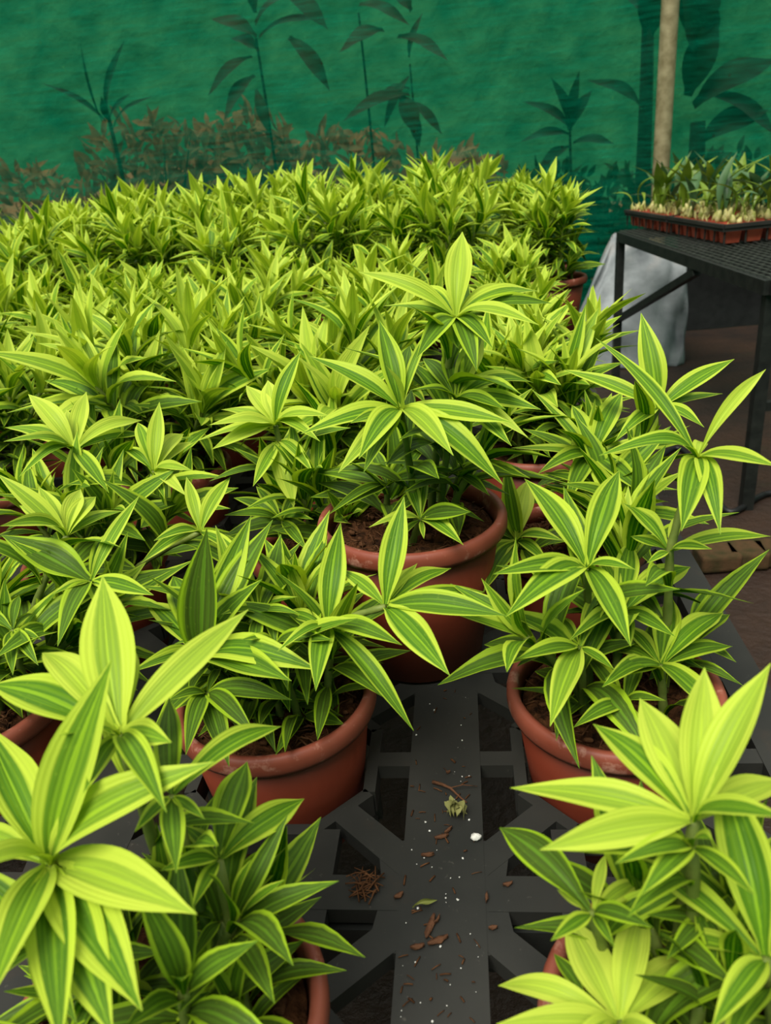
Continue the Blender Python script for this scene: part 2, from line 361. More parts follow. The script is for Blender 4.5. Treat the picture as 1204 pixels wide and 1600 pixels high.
def make_plant(seed, tall=False, slim=False):
    q = random.Random(seed); root = empty('potted_dracaena', (0, 0, 0))
    if tall: zs = pot_parts(root, .18, .098, .074, .108, seed=seed)
    else: zs = pot_parts(root, seed=seed)
    ns = q.choice((9, 10, 10)); a0 = q.uniform(0, 6.28)
    for k in range(ns):
        a = a0+6.283*k/ns+q.uniform(-.4, .4); r0 = q.uniform(.015, .05); rr = q.uniform(.05, .08 if slim else .16) if k > 1 else q.uniform(0, .04)
        H = (q.uniform(.17, .275) if tall else q.uniform(.12, .215))*(1.0 if k else 1.1)*(.85 if slim else 1)
        auto_shoot(root, (r0*math.cos(a), r0*math.sin(a), zs-.01), (rr*math.cos(a), rr*math.sin(a), zs+H), q.randint(17, 22), q.uniform(.098, .128)*(.85 if slim else 1), q, start=q.uniform(.25, .42), spread=q.uniform(.9, 1.2), ratio=q.uniform(.19, .24), agebias=q.uniform(-.2, .02))
    for k in range(4):
        a = a0+1.57*k+q.uniform(-.5, .5); r0, rr = q.uniform(.04, .065), q.uniform(.06, .08 if slim else .125)
        auto_shoot(root, (r0*math.cos(a), r0*math.sin(a), zs-.01), (rr*math.cos(a), rr*math.sin(a), zs+q.uniform(.03, .10)), q.randint(11, 14), q.uniform(.08, .105), q, start=.25, spread=1., agebias=.15)
    return root

# ------------------------------------------------------------------ hero plants: shoots laid out leaf by leaf
def hero_rosette(mb, Cw, leaves, origin, Ldef=.115, rat=.222, axis=None, age=.25):
    """leaves radiate from world point Cw towards sight-line targets; each takes its own length."""
    tocam = unit(CAM-Cw); ax = unit(np.array([0, 0, .75])+tocam*.6) if axis is None else unit(np.array(axis, float))
    zc = (Cw-CAM)@FW; pc = np.array([602+FPX*((Cw-CAM)@RT)/zc, 800-FPX*((Cw-CAM)@UP)/zc])
    for lf in leaves:
        tx, ty = lf[0], lf[1]; o = lf[2] if len(lf) > 2 else {}
        d = unit(ray(tx, ty)); v = Cw-CAM; sc = v@d; Lmin = math.sqrt(max(1e-9, v@v-sc*sc))
        L = min(max(o.get('L', Ldef), 1.03*Lmin), 1.55*Lmin) if 'L' not in o else max(o['L'], 1.02*Lmin)
        h = math.sqrt(max(0, L*L-Lmin*Lmin)); far = o.get('far', 1 if ty < pc[1]-18 else -1)
        T = CAM+d*(sc+h*far)
        leaf(mb, Cw-origin+unit(T-Cw)*.002, T-origin, ax, L*rat*o.get('w', 1.), arch=o.get('arch', rng.uniform(.05, .17)), fold=o.get('fold', rng.uniform(.25, .6)),
             twist=o.get('tw', rng.uniform(-.45, .45)), age=o.get('age', age+rng.uniform(-.12, .2)), nl=16, na=7, wave=rng.uniform(0.02, .14))

def hero_shoot(root, origin, base, nodes, mids=None, auto=8, autoL=.10, thick=.0045, seed=0):
    """base: local xyz in the pot; nodes: list of (world point, leaves, options) from low to high along one stem."""
    q = random.Random(seed); base = np.array(base, float); pts = [base]; segs = []
    for (Cw, _, _) in nodes:
        e = Cw-origin; s0 = pts[-1]
        c = s0+(e-s0)*.5; c[:2] = s0[:2]+(e-s0)[:2]*.35
        path = bez(s0, c, e, 9); segs.append(path); pts.append(e)
    allp = segs[0]+[p for sg in segs[1:] for p in sg[1:]]
    b = MB(); stem_tube(b, allp, thick, thick*.75, 8); st = b.build('stem', 'stem', root)
    b = MB()
    for (Cw, lv, op) in nodes: hero_rosette(b, Cw, lv, origin, **op)
    if auto:
        low = segs[0]; whorl(b, low, None, auto, autoL, .24, .2, q, spread=1., agebias=.12, nl=11, na=5, skip_top=True)
    b.build('foliage', 'leaf', st)

PX, PY, X0, Y0 = .33, .316, .126, .607          # lattice pitch and the right-hand pot by the camera
POTH = .165; SINK = .075                        # pots hang through the lattice rings
def slot(c, r): return np.array([X0-PX*c, Y0+PY*r, TRAY-SINK])
def W(px, py, Y): return at_y(px, py, Y)

def hero_plant(name_label, group, org, shoots, seed, extra=0, fine=True, pot=None, exh=(.05, .11), exr=(.06, .10), fill=0, cat='potted plant'):
    root = empty('potted_dracaena', org); tag(root, name_label, cat, group)
    zs = pot_parts(root, seed=seed, fine=fine, **(pot or {})); q = random.Random(seed)
    for i, sh in enumerate(shoots):
        b = sh.get('base'); hero_shoot(root, np.array(org), (b[0], b[1], zs-.01), sh['nodes'], auto=sh.get('auto', 8), autoL=sh.get('autoL', .095), seed=seed*31+i, thick=sh.get('thick', .0042))
    for k in range(extra):
        a = q.uniform(0, 6.28); r0, rr = q.uniform(.02, .06), q.uniform(*exr)
        auto_shoot(root, (r0*math.cos(a), r0*math.sin(a), zs-.01), (rr*math.cos(a), rr*math.sin(a), zs+q.uniform(*exh)), q.randint(11, 16), q.uniform(.085, .11), q, start=.3, agebias=.2)
    for k in range(fill):
        a = q.uniform(0, 6.28); r0, rr = q.uniform(.01, .06), q.uniform(.02, .065)
        auto_shoot(root, (r0*math.cos(a), r0*math.sin(a), zs-.01), (rr*math.cos(a), rr*math.sin(a), zs+q.uniform(.02, .10)), q.randint(8, 12), q.uniform(.055, .075), q, start=.25, agebias=.45)
    return root
GF = 'striped dracaenas sunk in the front of the bench'
D = lambda **k: k
O = slot(0, 0)
hero_plant('potted striped dracaena with leggy shoots, in terracotta pot right of the bare black strip', GF, O, [
    D(base=(-.03, -.02), nodes=[(W(905, 1013, .565), [(785, 966, D(age=.7)), (805, 1031, D(age=.6)), (859, 1135, D(age=.25)), (956, 912, D(age=.55)), (960, 1047, D(age=.5)), (868, 962, D(L=.06, age=.5)), (930, 965, D(L=.05))], D())], auto=6),
    D(base=(-.02, .02), nodes=[(W(917, 889, .60), [(819, 748, D(age=.5, w=1.1)), (967, 735, D(age=.45, w=1.1)), (789, 964, D(age=.45)), (861, 878, D(L=.05, age=.3)), (992, 890, D(L=.06, age=.4, w=1.1)), (770, 897, D(age=.55, w=.8)), (985, 1010, D(age=.55)), (911, 868, D(L=.035, age=.05)), (838, 905, D(age=.6))], D())], auto=6),
    D(base=(.04, -.03), nodes=[(W(1032, 1040, .575), [(1130, 957, D(age=.35, w=1.15)), (944, 1062, D(age=.7, w=1.1)), (953, 1020, D(age=.3)), (1050, 935, D(age=.6, w=1.3)), (1136, 1135, D(age=.5)), (969, 975, D(age=.4)), (1144, 1010, D(age=.7))], D())], auto=5),
    D(base=(.0, .0), nodes=[(W(969, 962, .615), [(1078, 886, D(age=.45, w=1.2)), (935, 868, D(age=.3)), (985, 845, D(age=.5)), (890, 1000, D(age=.5)), (1055, 995, D(age=.6)), (985, 1010, D(L=.05, age=.35, w=1.6))], D())], auto=6),
    D(base=(.01, -.055), nodes=[(W(975, 1105, .545), [(900, 1083, D(age=.8)), (895, 1137, D(age=.6)), (915, 1025, D(age=.8)), (1006, 1143, D(age=.6)), (1000, 1030, D(age=.7)), (1040, 1095, D(age=.8))], D(Ldef=.08))], auto=0),
    D(base=(.05, .01), nodes=[(W(1046, 862, .62), [(973, 786, D(age=.35)), (1204, 838, D(age=.3, w=.7, L=.13)), (1112, 858, D(age=.5)), (985, 838, D(age=.5)), (1062, 800, D(L=.05, age=.2)), (1010, 880, D(age=.4))], D()),
                                 (W(1089, 716, .64), [(1196, 577, D(age=.0, w=.62, fold=.9)), (1215, 729, D(age=.3, w=.9, L=.10)), (1125, 835, D(age=.35, arch=.22, L=.09)), (1064, 830, D(age=.5, w=1.2)), (930, 528, D(age=.5, w=.42, L=.17)), (1040, 680, D(L=.05, age=.3)), (935, 712, D(age=.4, w=.8)), (1095, 690, D(L=.03, age=.1, w=2.))], D())], auto=5),
    D(base=(.06, .05), nodes=[(W(1080, 1010, .67), [(1140, 960, D(age=.8)), (1150, 1035, D(age=.9)), (1105, 920, D(age=.85)), (1060, 1070, D(age=.9))], D())], auto=4),
], 101, extra=2)
O = slot(0, 1)
hero_plant('potted striped dracaena with spiky upright top leaves, directly behind the leggy one on the right', GF, O, [
    D(base=(.03, .0), nodes=[(W(1028, 640, .93), [(1001, 489, D(age=.3, w=1.2)), (1147, 561, D(age=.35)), (1129, 615, D(age=.35, w=.7)), (1089, 604, D(age=.5, w=.6)), (880, 578, D(age=.3, w=.8)), (1010, 545, D(age=.25)), (1100, 668, D(age=.4)), (960, 690, D(age=.4))], D())]),
    D(base=(-.02, .0), nodes=[(W(925, 714, .93), [(972, 612, D(age=.4, w=1.2)), (830, 608, D(age=.4, w=.6)), (893, 633, D(age=.5)), (798, 700, D(age=.3, w=.6)), (1075, 690, D(age=.4, w=.9)), (985, 650, D(age=.6, w=1.2)), (885, 785, D(age=.6, w=1.2)), (960, 800, D(age=.5)), (1010, 775, D(age=.6)), (840, 740, D(age=.45))], D())]),
    D(base=(-.05, -.03), nodes=[(W(807, 847, .84), [(824, 750, D(age=.0, w=1.2)), (784, 775, D(age=.1, w=1.1)), (705, 922, D(age=.25, w=1.2)), (742, 815, D(age=.4)), (858, 882, D(age=.4)), (880, 845, D(age=.35)), (755, 925, D(age=.6)), (790, 760, D(age=.2))], D())]),
], 102, extra=5, exh=(.06, .14), exr=(.05, .13))
# raised pot standing between the rows
O = np.array([-.070, .800, TRAY])
hero_plant('tall striped dracaena in the terracotta pot standing on top of the black strip', 'striped dracaena on the bench strip', O, [
    D(base=(.01, -.03), nodes=[(W(626, 641, .745), [(481, 556, D(age=.35, w=1.15)), (470, 678, D(age=.4, w=1.1)), (528, 739, D(age=.2)), (603, 571, D(age=.0, w=1.4, L=.065, far=-1)), (592, 500, D(age=.6, w=1.2)), (677, 505, D(age=.3, w=.5)), (708, 712, D(age=.2, w=1.2)), (800, 660, D(age=.3, w=1.)), (560, 717, D(age=.45, w=1.2)), (786, 758, D(age=.4, w=1.1)), (568, 738, D(age=.7)), (640, 540, D(age=.8)), (600, 520, D(age=.5))], D(Ldef=.10))], auto=8),
    D(base=(.02, .02), nodes=[(W(712, 498, .80), [(722, 362, D(age=.12, w=1.35)), (712, 430, D(L=.055, age=.05, w=1.2)), (560, 425, D(age=.15, w=.8)), (598, 478, D(age=.3, w=.8)), (842, 455, D(age=.3, w=1.1)), (842, 508, D(age=.2, w=.9)), (803, 448, D(age=.2, w=.9)), (862, 474, D(age=.7, w=.8)), (645, 447, D(age=.4, w=1.2)), (716, 545, D(L=.04, age=.35, w=2.4)), (690, 455, D(age=.2, w=1.4)), (650, 560, D(age=.7, w=1.2)), (770, 545, D(age=.6, w=1.2)), (745, 580, D(age=.8, w=1.2))], D(Ldef=.105))], auto=13, autoL=.11),
    D(base=(.03, .0), nodes=[(W(712, 625, .78), [(755, 520, D(age=.25, w=1.2)), (705, 545, D(age=.85, w=1.5)), (833, 598, D(age=.35, w=1.2)), (770, 590, D(age=.3)), (799, 697, D(age=.5)), (825, 684, D(age=.0, w=.7)), (660, 560, D(age=.8)), (790, 640, D(age=.7)), (680, 690, D(age=.6)), (735, 700, D(age=.7, w=1.2)), (845, 640, D(age=.5)), (640, 610, D(age=.8))], D(Ldef=.10))], auto=12),
    D(base=(.0, -.05), nodes=[(W(657, 812, .735), [(632, 741, D(age=.4)), (668, 738, D(age=.3, w=.6)), (576, 824, D(age=.2)), (724, 852, D(age=.35, w=1.2)), (735, 800, D(age=.9, w=1.5)), (662, 842, D(L=.03, age=.3)), (615, 850, D(L=.03, age=.3))], D(Ldef=.07))], auto=0),
    D(base=(-.03, .0), nodes=[(W(605, 760, .79), [(490, 738, D(age=.85)), (512, 805, D(age=.9, w=.5)), (540, 790, D(age=.9)), (660, 700, D(age=.9)), (575, 690, D(age=.8)), (700, 745, D(age=.9))], D(Ldef=.10))], auto=8),
    D(base=(.05, .02), nodes=[(W(715, 745, .80), [(780, 720, D(age=.9)), (765, 775, D(age=.85)), (690, 690, D(age=.9)), (800, 740, D(age=.8)), (655, 740, D(age=.9))], D(Ldef=.09))], auto=8),
], 103, pot=D(h=.19, rt=.100, rb=.074, rim=.1095), extra=1)
O = slot(1, 0)
hero_plant('potted striped dracaena with one shoot arching out over the black strip, left of it', GF, O, [
    D(base=(.05, .03), nodes=[(W(512, 982, .575), [(532, 817, D(age=.45, w=1.15)), (493, 1080, D(age=.5, w=1.2)), (646, 1142, D(age=.6, w=.7, arch=.16)), (628, 1008, D(age=.7)), (433, 1018, D(age=.4, w=.8)), (440, 960, D(age=.5))], D(Ldef=.10)),
                               (W(602, 948, .56), [(631, 776, D(age=.4, w=1.15)), (702, 1055, D(age=.35, w=1.2)), (705, 888, D(age=.35, w=1.)), (652, 880, D(age=.2, w=.9)), (530, 890, D(age=.3, w=.9)), (790, 962, D(age=.6, w=1.1)), (757, 925, D(age=.7, w=.7))], D(Ldef=.10))], auto=5, thick=.0038),
    D(base=(-.03, .0), nodes=[(W(318, 1030, .57), [(323, 826, D(age=1.1, w=1.3, L=.14, far=-1, tw=0)), (500, 1048, D(age=.45, w=1.1)), (455, 1064, D(age=.6, w=1.2)), (392, 806, D(age=.6, w=1.)), (426, 812, D(age=.85, w=1.)), (228, 940, D(age=.4)), (205, 1050, D(age=.6)), (270, 900, D(age=.7, w=1.1))], D(Ldef=.13))], auto=8),
    D(base=(-.01, -.05), nodes=[(W(323, 1085, .54), [(358, 1198, D(age=.85, w=1.1)), (456, 1094, D(age=.9, w=1.1)), (262, 1095, D(age=.8)), (290, 1180, D(age=.8)), (400, 1150, D(age=.95)), (345, 1040, D(age=.85))], D(Ldef=.085))], auto=0),
    D(base=(.06, -.01), nodes=[(W(475, 1120, .58), [(538, 1132, D(age=.9, w=1.6, L=.05)), (430, 1180, D(age=.95)), (520, 1060, D(age=.8)), (410, 1050, D(age=.9))], D(Ldef=.07))], auto=0),
    D(base=(.0, .04), nodes=[(W(405, 965, .60), [(460, 870, D(age=.7)), (360, 860, D(age=.5)), (470, 960, D(age=.7)), (345, 960, D(age=.6)), (440, 900, D(age=.8)), (395, 1030, D(age=.8)), (335, 895, D(age=.6))], D(Ldef=.10))], auto=8),
    D(base=(.03, -.03), nodes=[(W(430, 1010, .57), [(420, 920, D(age=.8)), (480, 950, D(age=.8)), (375, 1000, D(age=.7)), (450, 1080, D(age=.9)), (520, 1000, D(age=.85))], D(Ldef=.09))], auto=6),
], 104, fill=4, extra=4, exh=(.06, .13), exr=(.04, .08))
O = slot(1, -1)
hero_plant('large blurred dracaena rosette nearest the camera, at the lower left corner', GF, O, [
    D(base=(-.01, -.02), nodes=[(W(79, 1352, .285), [(307, 1428, D(age=.15, w=1.2)), (-20, 1570, D(age=.3, w=1.1)), (175, 1030, D(age=.3, w=1.15, L=.125, far=-1)), (335, 1190, D(age=.25, w=1.1, far=-1)), (-25, 1130, D(age=.35, w=1.2)), (222, 1580, D(age=.35, w=1.25)), (178, 1625, D(age=.5, w=1.2)), (50, 1272, D(L=.035, age=.0, w=1.8)), (-110, 1390, D(age=.1)), (-90, 1300, D(age=.2)), (95, 1640, D(age=.5))], D(Ldef=.115))], auto=5, autoL=.07),
    D(base=(.0, .04), nodes=[(W(188, 1150, .335), [(160, 900, D(age=.2, w=1.35, L=.115)), (388, 952, D(age=.15, w=.85)), (66, 1020, D(age=.1, arch=.2)), (-15, 1070, D(age=.4, w=1.2)), (268, 1160, D(age=.3, L=.05, w=1.7)), (200, 1000, D(age=.25, w=1.2)), (130, 1240, D(age=.5)), (260, 1270, D(age=.6)), (90, 1150, D(age=.3))], D(Ldef=.11))], auto=7, autoL=.075),
    D(base=(.03, .02), nodes=[(W(268, 1245, .32), [(264, 1090, D(age=.9, w=1.)), (330, 1190, D(age=.4)), (440, 1135, D(age=.35, w=.9)), (320, 1280, D(age=.6)), (275, 1365, D(age=.7)), (210, 1300, D(age=.5))], D(Ldef=.10))], auto=7, autoL=.075),
    D(base=(.05, .0), nodes=[(W(342, 1345, .315), [(475, 1248, D(age=.45, w=1.2)), (386, 1190, D(age=.75, w=1.4)), (285, 1290, D(age=.4)), (355, 1325, D(age=.3, L=.04)), (300, 1420, D(age=.6)), (250, 1360, D(age=.5)), (400, 1290, D(age=.5))], D(Ldef=.08))], auto=7, autoL=.075),
    D(base=(.055, -.01), nodes=[(W(345, 1440, .305), [(440, 1346, D(age=.75, w=1.4)), (425, 1320, D(age=.8)), (300, 1500, D(age=.85)), (275, 1410, D(age=.8)), (370, 1360, D(age=.9))], D(Ldef=.07))], auto=5, autoL=.07),
    D(base=(.05, -.03), nodes=[(W(330, 1575, .29), [(416, 1467, D(age=.8, w=1.2)), (345, 1480, D(age=.85, w=1.3)), (260, 1500, D(age=.8)), (240, 1620, D(age=.8)), (430, 1520, D(age=.5, w=.6)), (390, 1600, D(age=.9))], D(Ldef=.07))], auto=3),
    D(base=(-.04, .02), nodes=[(W(60, 1480, .27), [(0, 1400, D(age=.8)), (150, 1480, D(age=.8)), (120, 1600, D(age=.7)), (-20, 1540, D(age=.7)), (200, 1420, D(age=.8)), (60, 1560, D(age=.6))], D(Ldef=.09))], auto=7, autoL=.075),
], 105, fill=9)
O = slot(0, -1)
hero_plant('pale young dracaena rosette nearest the camera, at the lower right corner', GF, O, [
    D(base=(-.02, .02), nodes=[(W(1083, 1285, .295), [(797, 1231, D(age=.2, w=.95)), (843, 1328, D(age=.12, w=1.05)), (926, 1131, D(age=.35, w=1.2)), (999, 1091, D(age=.1, w=1.3)), (1100, 1043, D(age=.0, w=1.35)), (1204, 1036, D(age=.15, w=1.1)), (1230, 1220, D(age=.1, w=1.2)), (1235, 1280, D(age=.35)), (1010, 1260, D(age=.4))], D(Ldef=.085)), ], auto=0),
    D(base=(-.01, .01), nodes=[(W(1082, 1325, .29), [(858, 1328, D(age=.45, w=1.1)), (1112, 1312, D(age=.3, L=.03, w=2.)), (1180, 1400, D(age=.6)), (1000, 1400, D(age=.6)), (960, 1350, D(age=.6))], D(Ldef=.08))], auto=6, autoL=.055),
    D(base=(.03, -.02), nodes=[(W(1195, 1500, .26), [(1120, 1197, D(age=.35, w=1.35)), (985, 1338, D(age=.45, w=.8)), (1033, 1468, D(age=.3, w=.8)), (1260, 1260, D(age=.4)), (1290, 1480, D(age=.4)), (1110, 1610, D(age=.4)), (1235, 1340, D(age=.3))], D(Ldef=.09))], auto=6, autoL=.055),
    D(base=(-.03, -.03), nodes=[(W(968, 1600, .255), [(884, 1430, D(age=.0, w=1.5)), (1004, 1408, D(age=.05, w=1.3)), (1083, 1500, D(age=.08, w=1.4)), (778, 1540, D(age=.0, arch=.25, w=.9)), (775, 1600, D(age=.05, w=1.)), (1060, 1640, D(age=.1)), (920, 1700, D(age=.2)), (950, 1500, D(age=.2, L=.05)), (870, 1660, D(age=.2))], D(Ldef=.07))], auto=5, autoL=.055),
    D(base=(-.05, .02), nodes=[(W(925, 1428, .285), [(780, 1293, D(age=1., w=1.3)), (945, 1335, D(age=.1, w=.7)), (870, 1390, D(age=.15)), (1000, 1375, D(age=.2, L=.05)), (960, 1480, D(age=.8)), (860, 1470, D(age=.5)), (1020, 1450, D(age=.9))], D(Ldef=.075))], auto=5, autoL=.055),
    D(base=(-.02, -.05), nodes=[(W(915, 1560, .27), [(865, 1490, D(age=.8)), (985, 1490, D(age=.9)), (835, 1530, D(age=.7, w=.7)), (940, 1470, D(age=.8)), (880, 1620, D(age=.8))], D(Ldef=.06))], auto=4),
    D(base=(.03, .03), nodes=[(W(1100, 1440, .30), [(1060, 1380, D(age=.9)), (1180, 1400, D(age=.9)), (1040, 1500, D(age=.9)), (1120, 1520, D(age=.9)), (1170, 1470, D(age=.9)), (1010, 1430, D(age=.9))], D(Ldef=.08))], auto=5, autoL=.055),
], 106, fill=9)
O = slot(1, 1)
hero_plant('bright dracaena with broad pale drooping bud leaf, left of the pot standing on the strip', GF, O, [
    D(base=(-.02, -.02), nodes=[(W(436, 690, .90), [(459, 793, D(age=.0, w=1.7, far=-1)), (445, 740, D(L=.05, age=.0, w=1.8)), (395, 760, D(age=.3)), (490, 740, D(age=.3))], D(Ldef=.09)), (W(430, 665, .90), [(384, 602, D(age=.0, w=1.3)), (418, 594, D(age=.0, w=1.4)), (327, 664, D(age=.1, w=1.1)), (331, 702, D(age=.1, w=1.)), (305, 690, D(age=.2, w=.7)), (470, 548, D(age=.4, w=1.1)), (515, 650, D(age=.2)), (345, 640, D(age=.2)), (500, 690, D(age=.25))], D(Ldef=.10))]),
    D(base=(.03, -.04), nodes=[(W(440, 815, .86), [(490, 812, D(age=.5)), (365, 778, D(age=.7)), (470, 760, D(age=.6)), (400, 760, D(age=.5)), (350, 805, D(age=.8)), (480, 860, D(age=.7))], D(Ldef=.075))], auto=0),
], 107, extra=6, exh=(.06, .15), exr=(.05, .14))
O = slot(2, 1)
hero_plant('bright dracaena with wide pale rosette at the left edge, beside the drooping bud leaf plant', GF, O, [
    D(base=(.02, .0), nodes=[(W(117, 704, .90), [(44, 616, D(age=.0, w=1.2)), (104, 640, D(age=.0, w=1.2)), (222, 657, D(age=.1, w=1.)), (230, 677, D(age=.4)), (5, 690, D(age=.3)), (8, 668, D(age=.3)), (135, 612, D(age=.1)), (75, 660, D(age=.1)), (30, 745, D(age=.4)), (170, 770, D(age=.5))], D(Ldef=.11))]),
    D(base=(.05, .0), nodes=[(W(241, 737, .90), [(249, 628, D(age=.15, w=1.1)), (287, 678, D(age=.0, w=1.1)), (300, 690, D(age=.1)), (291, 775, D(age=.0, w=1.)), (257, 780, D(age=.4, w=1.)), (215, 660, D(age=.3)), (190, 700, D(age=.4)), (300, 735, D(age=.2))], D(Ldef=.10))]),
    D(base=(.05, -.05), nodes=[(W(313, 832, .78), [(291, 745, D(age=.2, w=.9)), (360, 745, D(age=.25, w=1.2)), (220, 880, D(age=.4)), (240, 845, D(age=.4)), (330, 770, D(age=.3)), (380, 870, D(age=.5))], D(Ldef=.085))]),
], 108, extra=7, exh=(.06, .15), exr=(.05, .14))
O = slot(2, 0)
hero_plant('dark-leaved dracaena with one broad dark leaf pointing left, at the left picture edge', GF, O, [
    D(base=(.05, .02), nodes=[(W(142, 910, .61), [(2, 836, D(age=.85, w=1.7)), (218, 774, D(age=.3, w=.7)), (80, 930, D(age=.4)), (240, 930, D(age=.5)), (180, 830, D(age=.6)), (90, 1010, D(age=.8)), (190, 990, D(age=.7))], D(Ldef=.10))], auto=10),
    D(base=(.02, .04), nodes=[(W(104, 838, .66), [(126, 764, D(age=.1, w=1.3)), (150, 776, D(age=.2, w=1.3)), (196, 798, D(age=.3, w=1.1)), (83, 806, D(age=.2)), (0, 822, D(age=.3)), (60, 760, D(age=.2)), (30, 790, D(age=.2)), (-5, 740, D(age=.2))], D(Ldef=.09))], auto=10),
    D(base=(.08, -.02), nodes=[(W(20, 985, .58), [(60, 1040, D(age=.7)), (20, 1055, D(age=.6)), (65, 1000, D(age=.6)), (-40, 950, D(age=.6)), (30, 930, D(age=.8)), (60, 960, D(age=.9))], D(Ldef=.07))], auto=8),
], 109, extra=7, exh=(.05, .13), exr=(.05, .15))

# ------------------------------------------------------------------ the mass of pots behind
ORD = ['first', 'second', 'third', 'fourth', 'fifth', 'sixth', 'seventh', 'eighth', 'ninth']
def project(p):
    v = np.array(p)-CAM; z = v@FW; return 602+FPX*(v@RT)/z, 800-FPX*(v@UP)/z, z
protos = [make_plant(s) for s in range(6)]; talls = [make_plant(s+50, True) for s in range(5)]; slims = [make_plant(s+80, False, True) for s in range(3)]; tslims = [make_plant(s+90, True, True) for s in range(3)]
used = set(); q = random.Random(5)
def place(bank, p, label, group):
    i = q.randrange(len(bank)); o = bank[i]
    if id(o) in used: o = copy_tree(o)
    else: used.add(id(o))
    o.location = p; o.rotation_euler = (0, 0, q.uniform(0, 6.28)); s = q.uniform(.96, 1.08); o.scale = (s, s, s)
    tag(o, label, 'potted plant', group)
HERO = {(0, 0), (0, 1), (1, 0), (1, -1), (0, -1), (1, 1), (2, 1), (2, 0)}
for r in range(-1, 6):
    for c in range(0, 7):
        if (c, r) in HERO: continue
        p = slot(c, r)+np.array([q.uniform(-.01, .01), q.uniform(-.01, .01), 0]); x, y, z = project(p+np.array([0, 0, .28]))
        if z < .15 or x < -150*(1+.3/z) or y > 1750: continue
        col = 'aisle-edge column' if c == 0 else f'{ORD[c]} column from the aisle'
        place(slims if c == 0 else protos, p, f'yellow-green dracaena sunk in the bench, {ORD[r+1]} row from the front, {col}', 'striped dracaenas massed on the bench')
for r in range(5):
    for c in range(7):
        p = np.array([.262-PX*c+q.uniform(-.02, .02), Y0+PY*(6+r)+q.uniform(-.02, .02), TRAY])
        x, y, z = project(p+np.array([0, 0, .4]))
        if x < -120: continue
        row = 'row nearest the net' if r == 4 else f'{ORD[4-r]} row from the net'
        place(tslims if c == 0 else talls, p, f'taller dracaena in the rear batch, {row}, {ORD[c]} pot from the aisle', 'taller dracaenas of the rear batch')
for o in protos+talls+slims+tslims:
    if id(o) not in used:
        for ch in list(o.children):
            for g in list(ch.children): bpy.data.objects.remove(g)
            bpy.data.objects.remove(ch)
        bpy.data.objects.remove(o)

# ------------------------------------------------------------------ the bench: black plastic lattice on a steel frame
bench = empty('plant_bench', (0, 0, 0)); tag(bench, 'black plastic lattice bench top carrying the rows of sunken pots', 'bench')
b = MB(); zt = TRAY; TH = .016
def flat(a, c, w, th=TH, dz=0.): b.bar((a[0], a[1], zt-th/2-dz), (c[0], c[1], zt-th/2-dz), w, th)
NX, R0, R1 = 7, -1, 10
ylo, yhi = Y0+PY*(R0-.5), Y0+PY*(R1+.5)
for i in range(-1, NX):
    x = X0-PX*(i+.5) if i >= 0 else X0+PX*.5
    flat((x, ylo), (x, yhi), .071 if i >= 0 else .046, TH+.004)
for r in range(R0, R1+2):
    y = Y0+PY*(r-.5); flat((X0+PX*.5, y), (X0-PX*(NX-.5), y), .034, TH, .0003)
for c in range(NX):
    for r in range(R0, R1+1):
        cx, cy = X0-PX*c, Y0+PY*r; ap, cr = .091, .045
        oc = [(cr, -ap), (ap, -cr), (ap, cr), (cr, ap), (-cr, ap), (-ap, cr), (-ap, -cr), (-cr, -ap)]
        for i in range(8):
            p, p2 = oc[i], oc[(i+1) % 8]; flat((cx+p[0], cy+p[1]), (cx+p2[0], cy+p2[1]), .012, .026, .0006)
        for sx in (-1, 1):
            flat((cx+sx*ap, cy), (cx+sx*PX*.5, cy), .02, TH, .0009)
            for sy in (-1, 1):
                hx, hy = cx+sx*PX*.5, cy+sy*PY*.5; m = (cx+sx*(ap+cr)/2, cy+sy*(ap+cr)/2)
                flat(m, (hx-sx*.012, hy-sy*.012), .027, TH, .0005)
                flat((cx+sx*.056, cy+sy*ap), (cx+sx*.056, hy), .026, TH, .0007)
                fa, fb = (hx-sx*.036, hy-sy*.055), (hx-sx*.085, hy-sy*.015)     # web where hub and diagonal meet
                flat(((hx-sx*.03), hy-sy*.03), ((hx-sx*.055), hy-sy*.026), .05, TH, .0008)
        for a in (0, 1):                                                       # cup under the ring that carries the pot
            d = np.array([1, 0]) if a == 0 else np.array([0, 1])
            for sg in (-1, 1):
                e = np.array([cx, cy])+sg*d*.088; b.bar((e[0], e[1], zt-.01), (e[0], e[1], zt-SINK-.006), .012, .006)
            b.bar((cx-d[0]*.09, cy-d[1]*.09, zt-SINK-.004-.0008*a), (cx+d[0]*.09, cy+d[1]*.09, zt-SINK-.004-.0008*a), .016, .007)
b.build('lattice_top', 'tray', bench, smooth=False)
for y in (Y0-PY*.5, Y0+PY*3.5, Y0+PY*7.5, Y0+PY*10.5):
    b = MB(); b.bar((X0+PX*.5, y, zt-.046), (X0-PX*(NX-.5), y, zt-.046), .04, .05); b.build('cross_beam', 'steel', bench, False)
    for x in (X0+PX*.5-.03, X0-PX*(NX-.5)+.03, -.85):
        b = MB(); b.bar((x, y, 0), (x, y, zt-.07), .04, .04); b.build('leg', 'steel', bench, False)

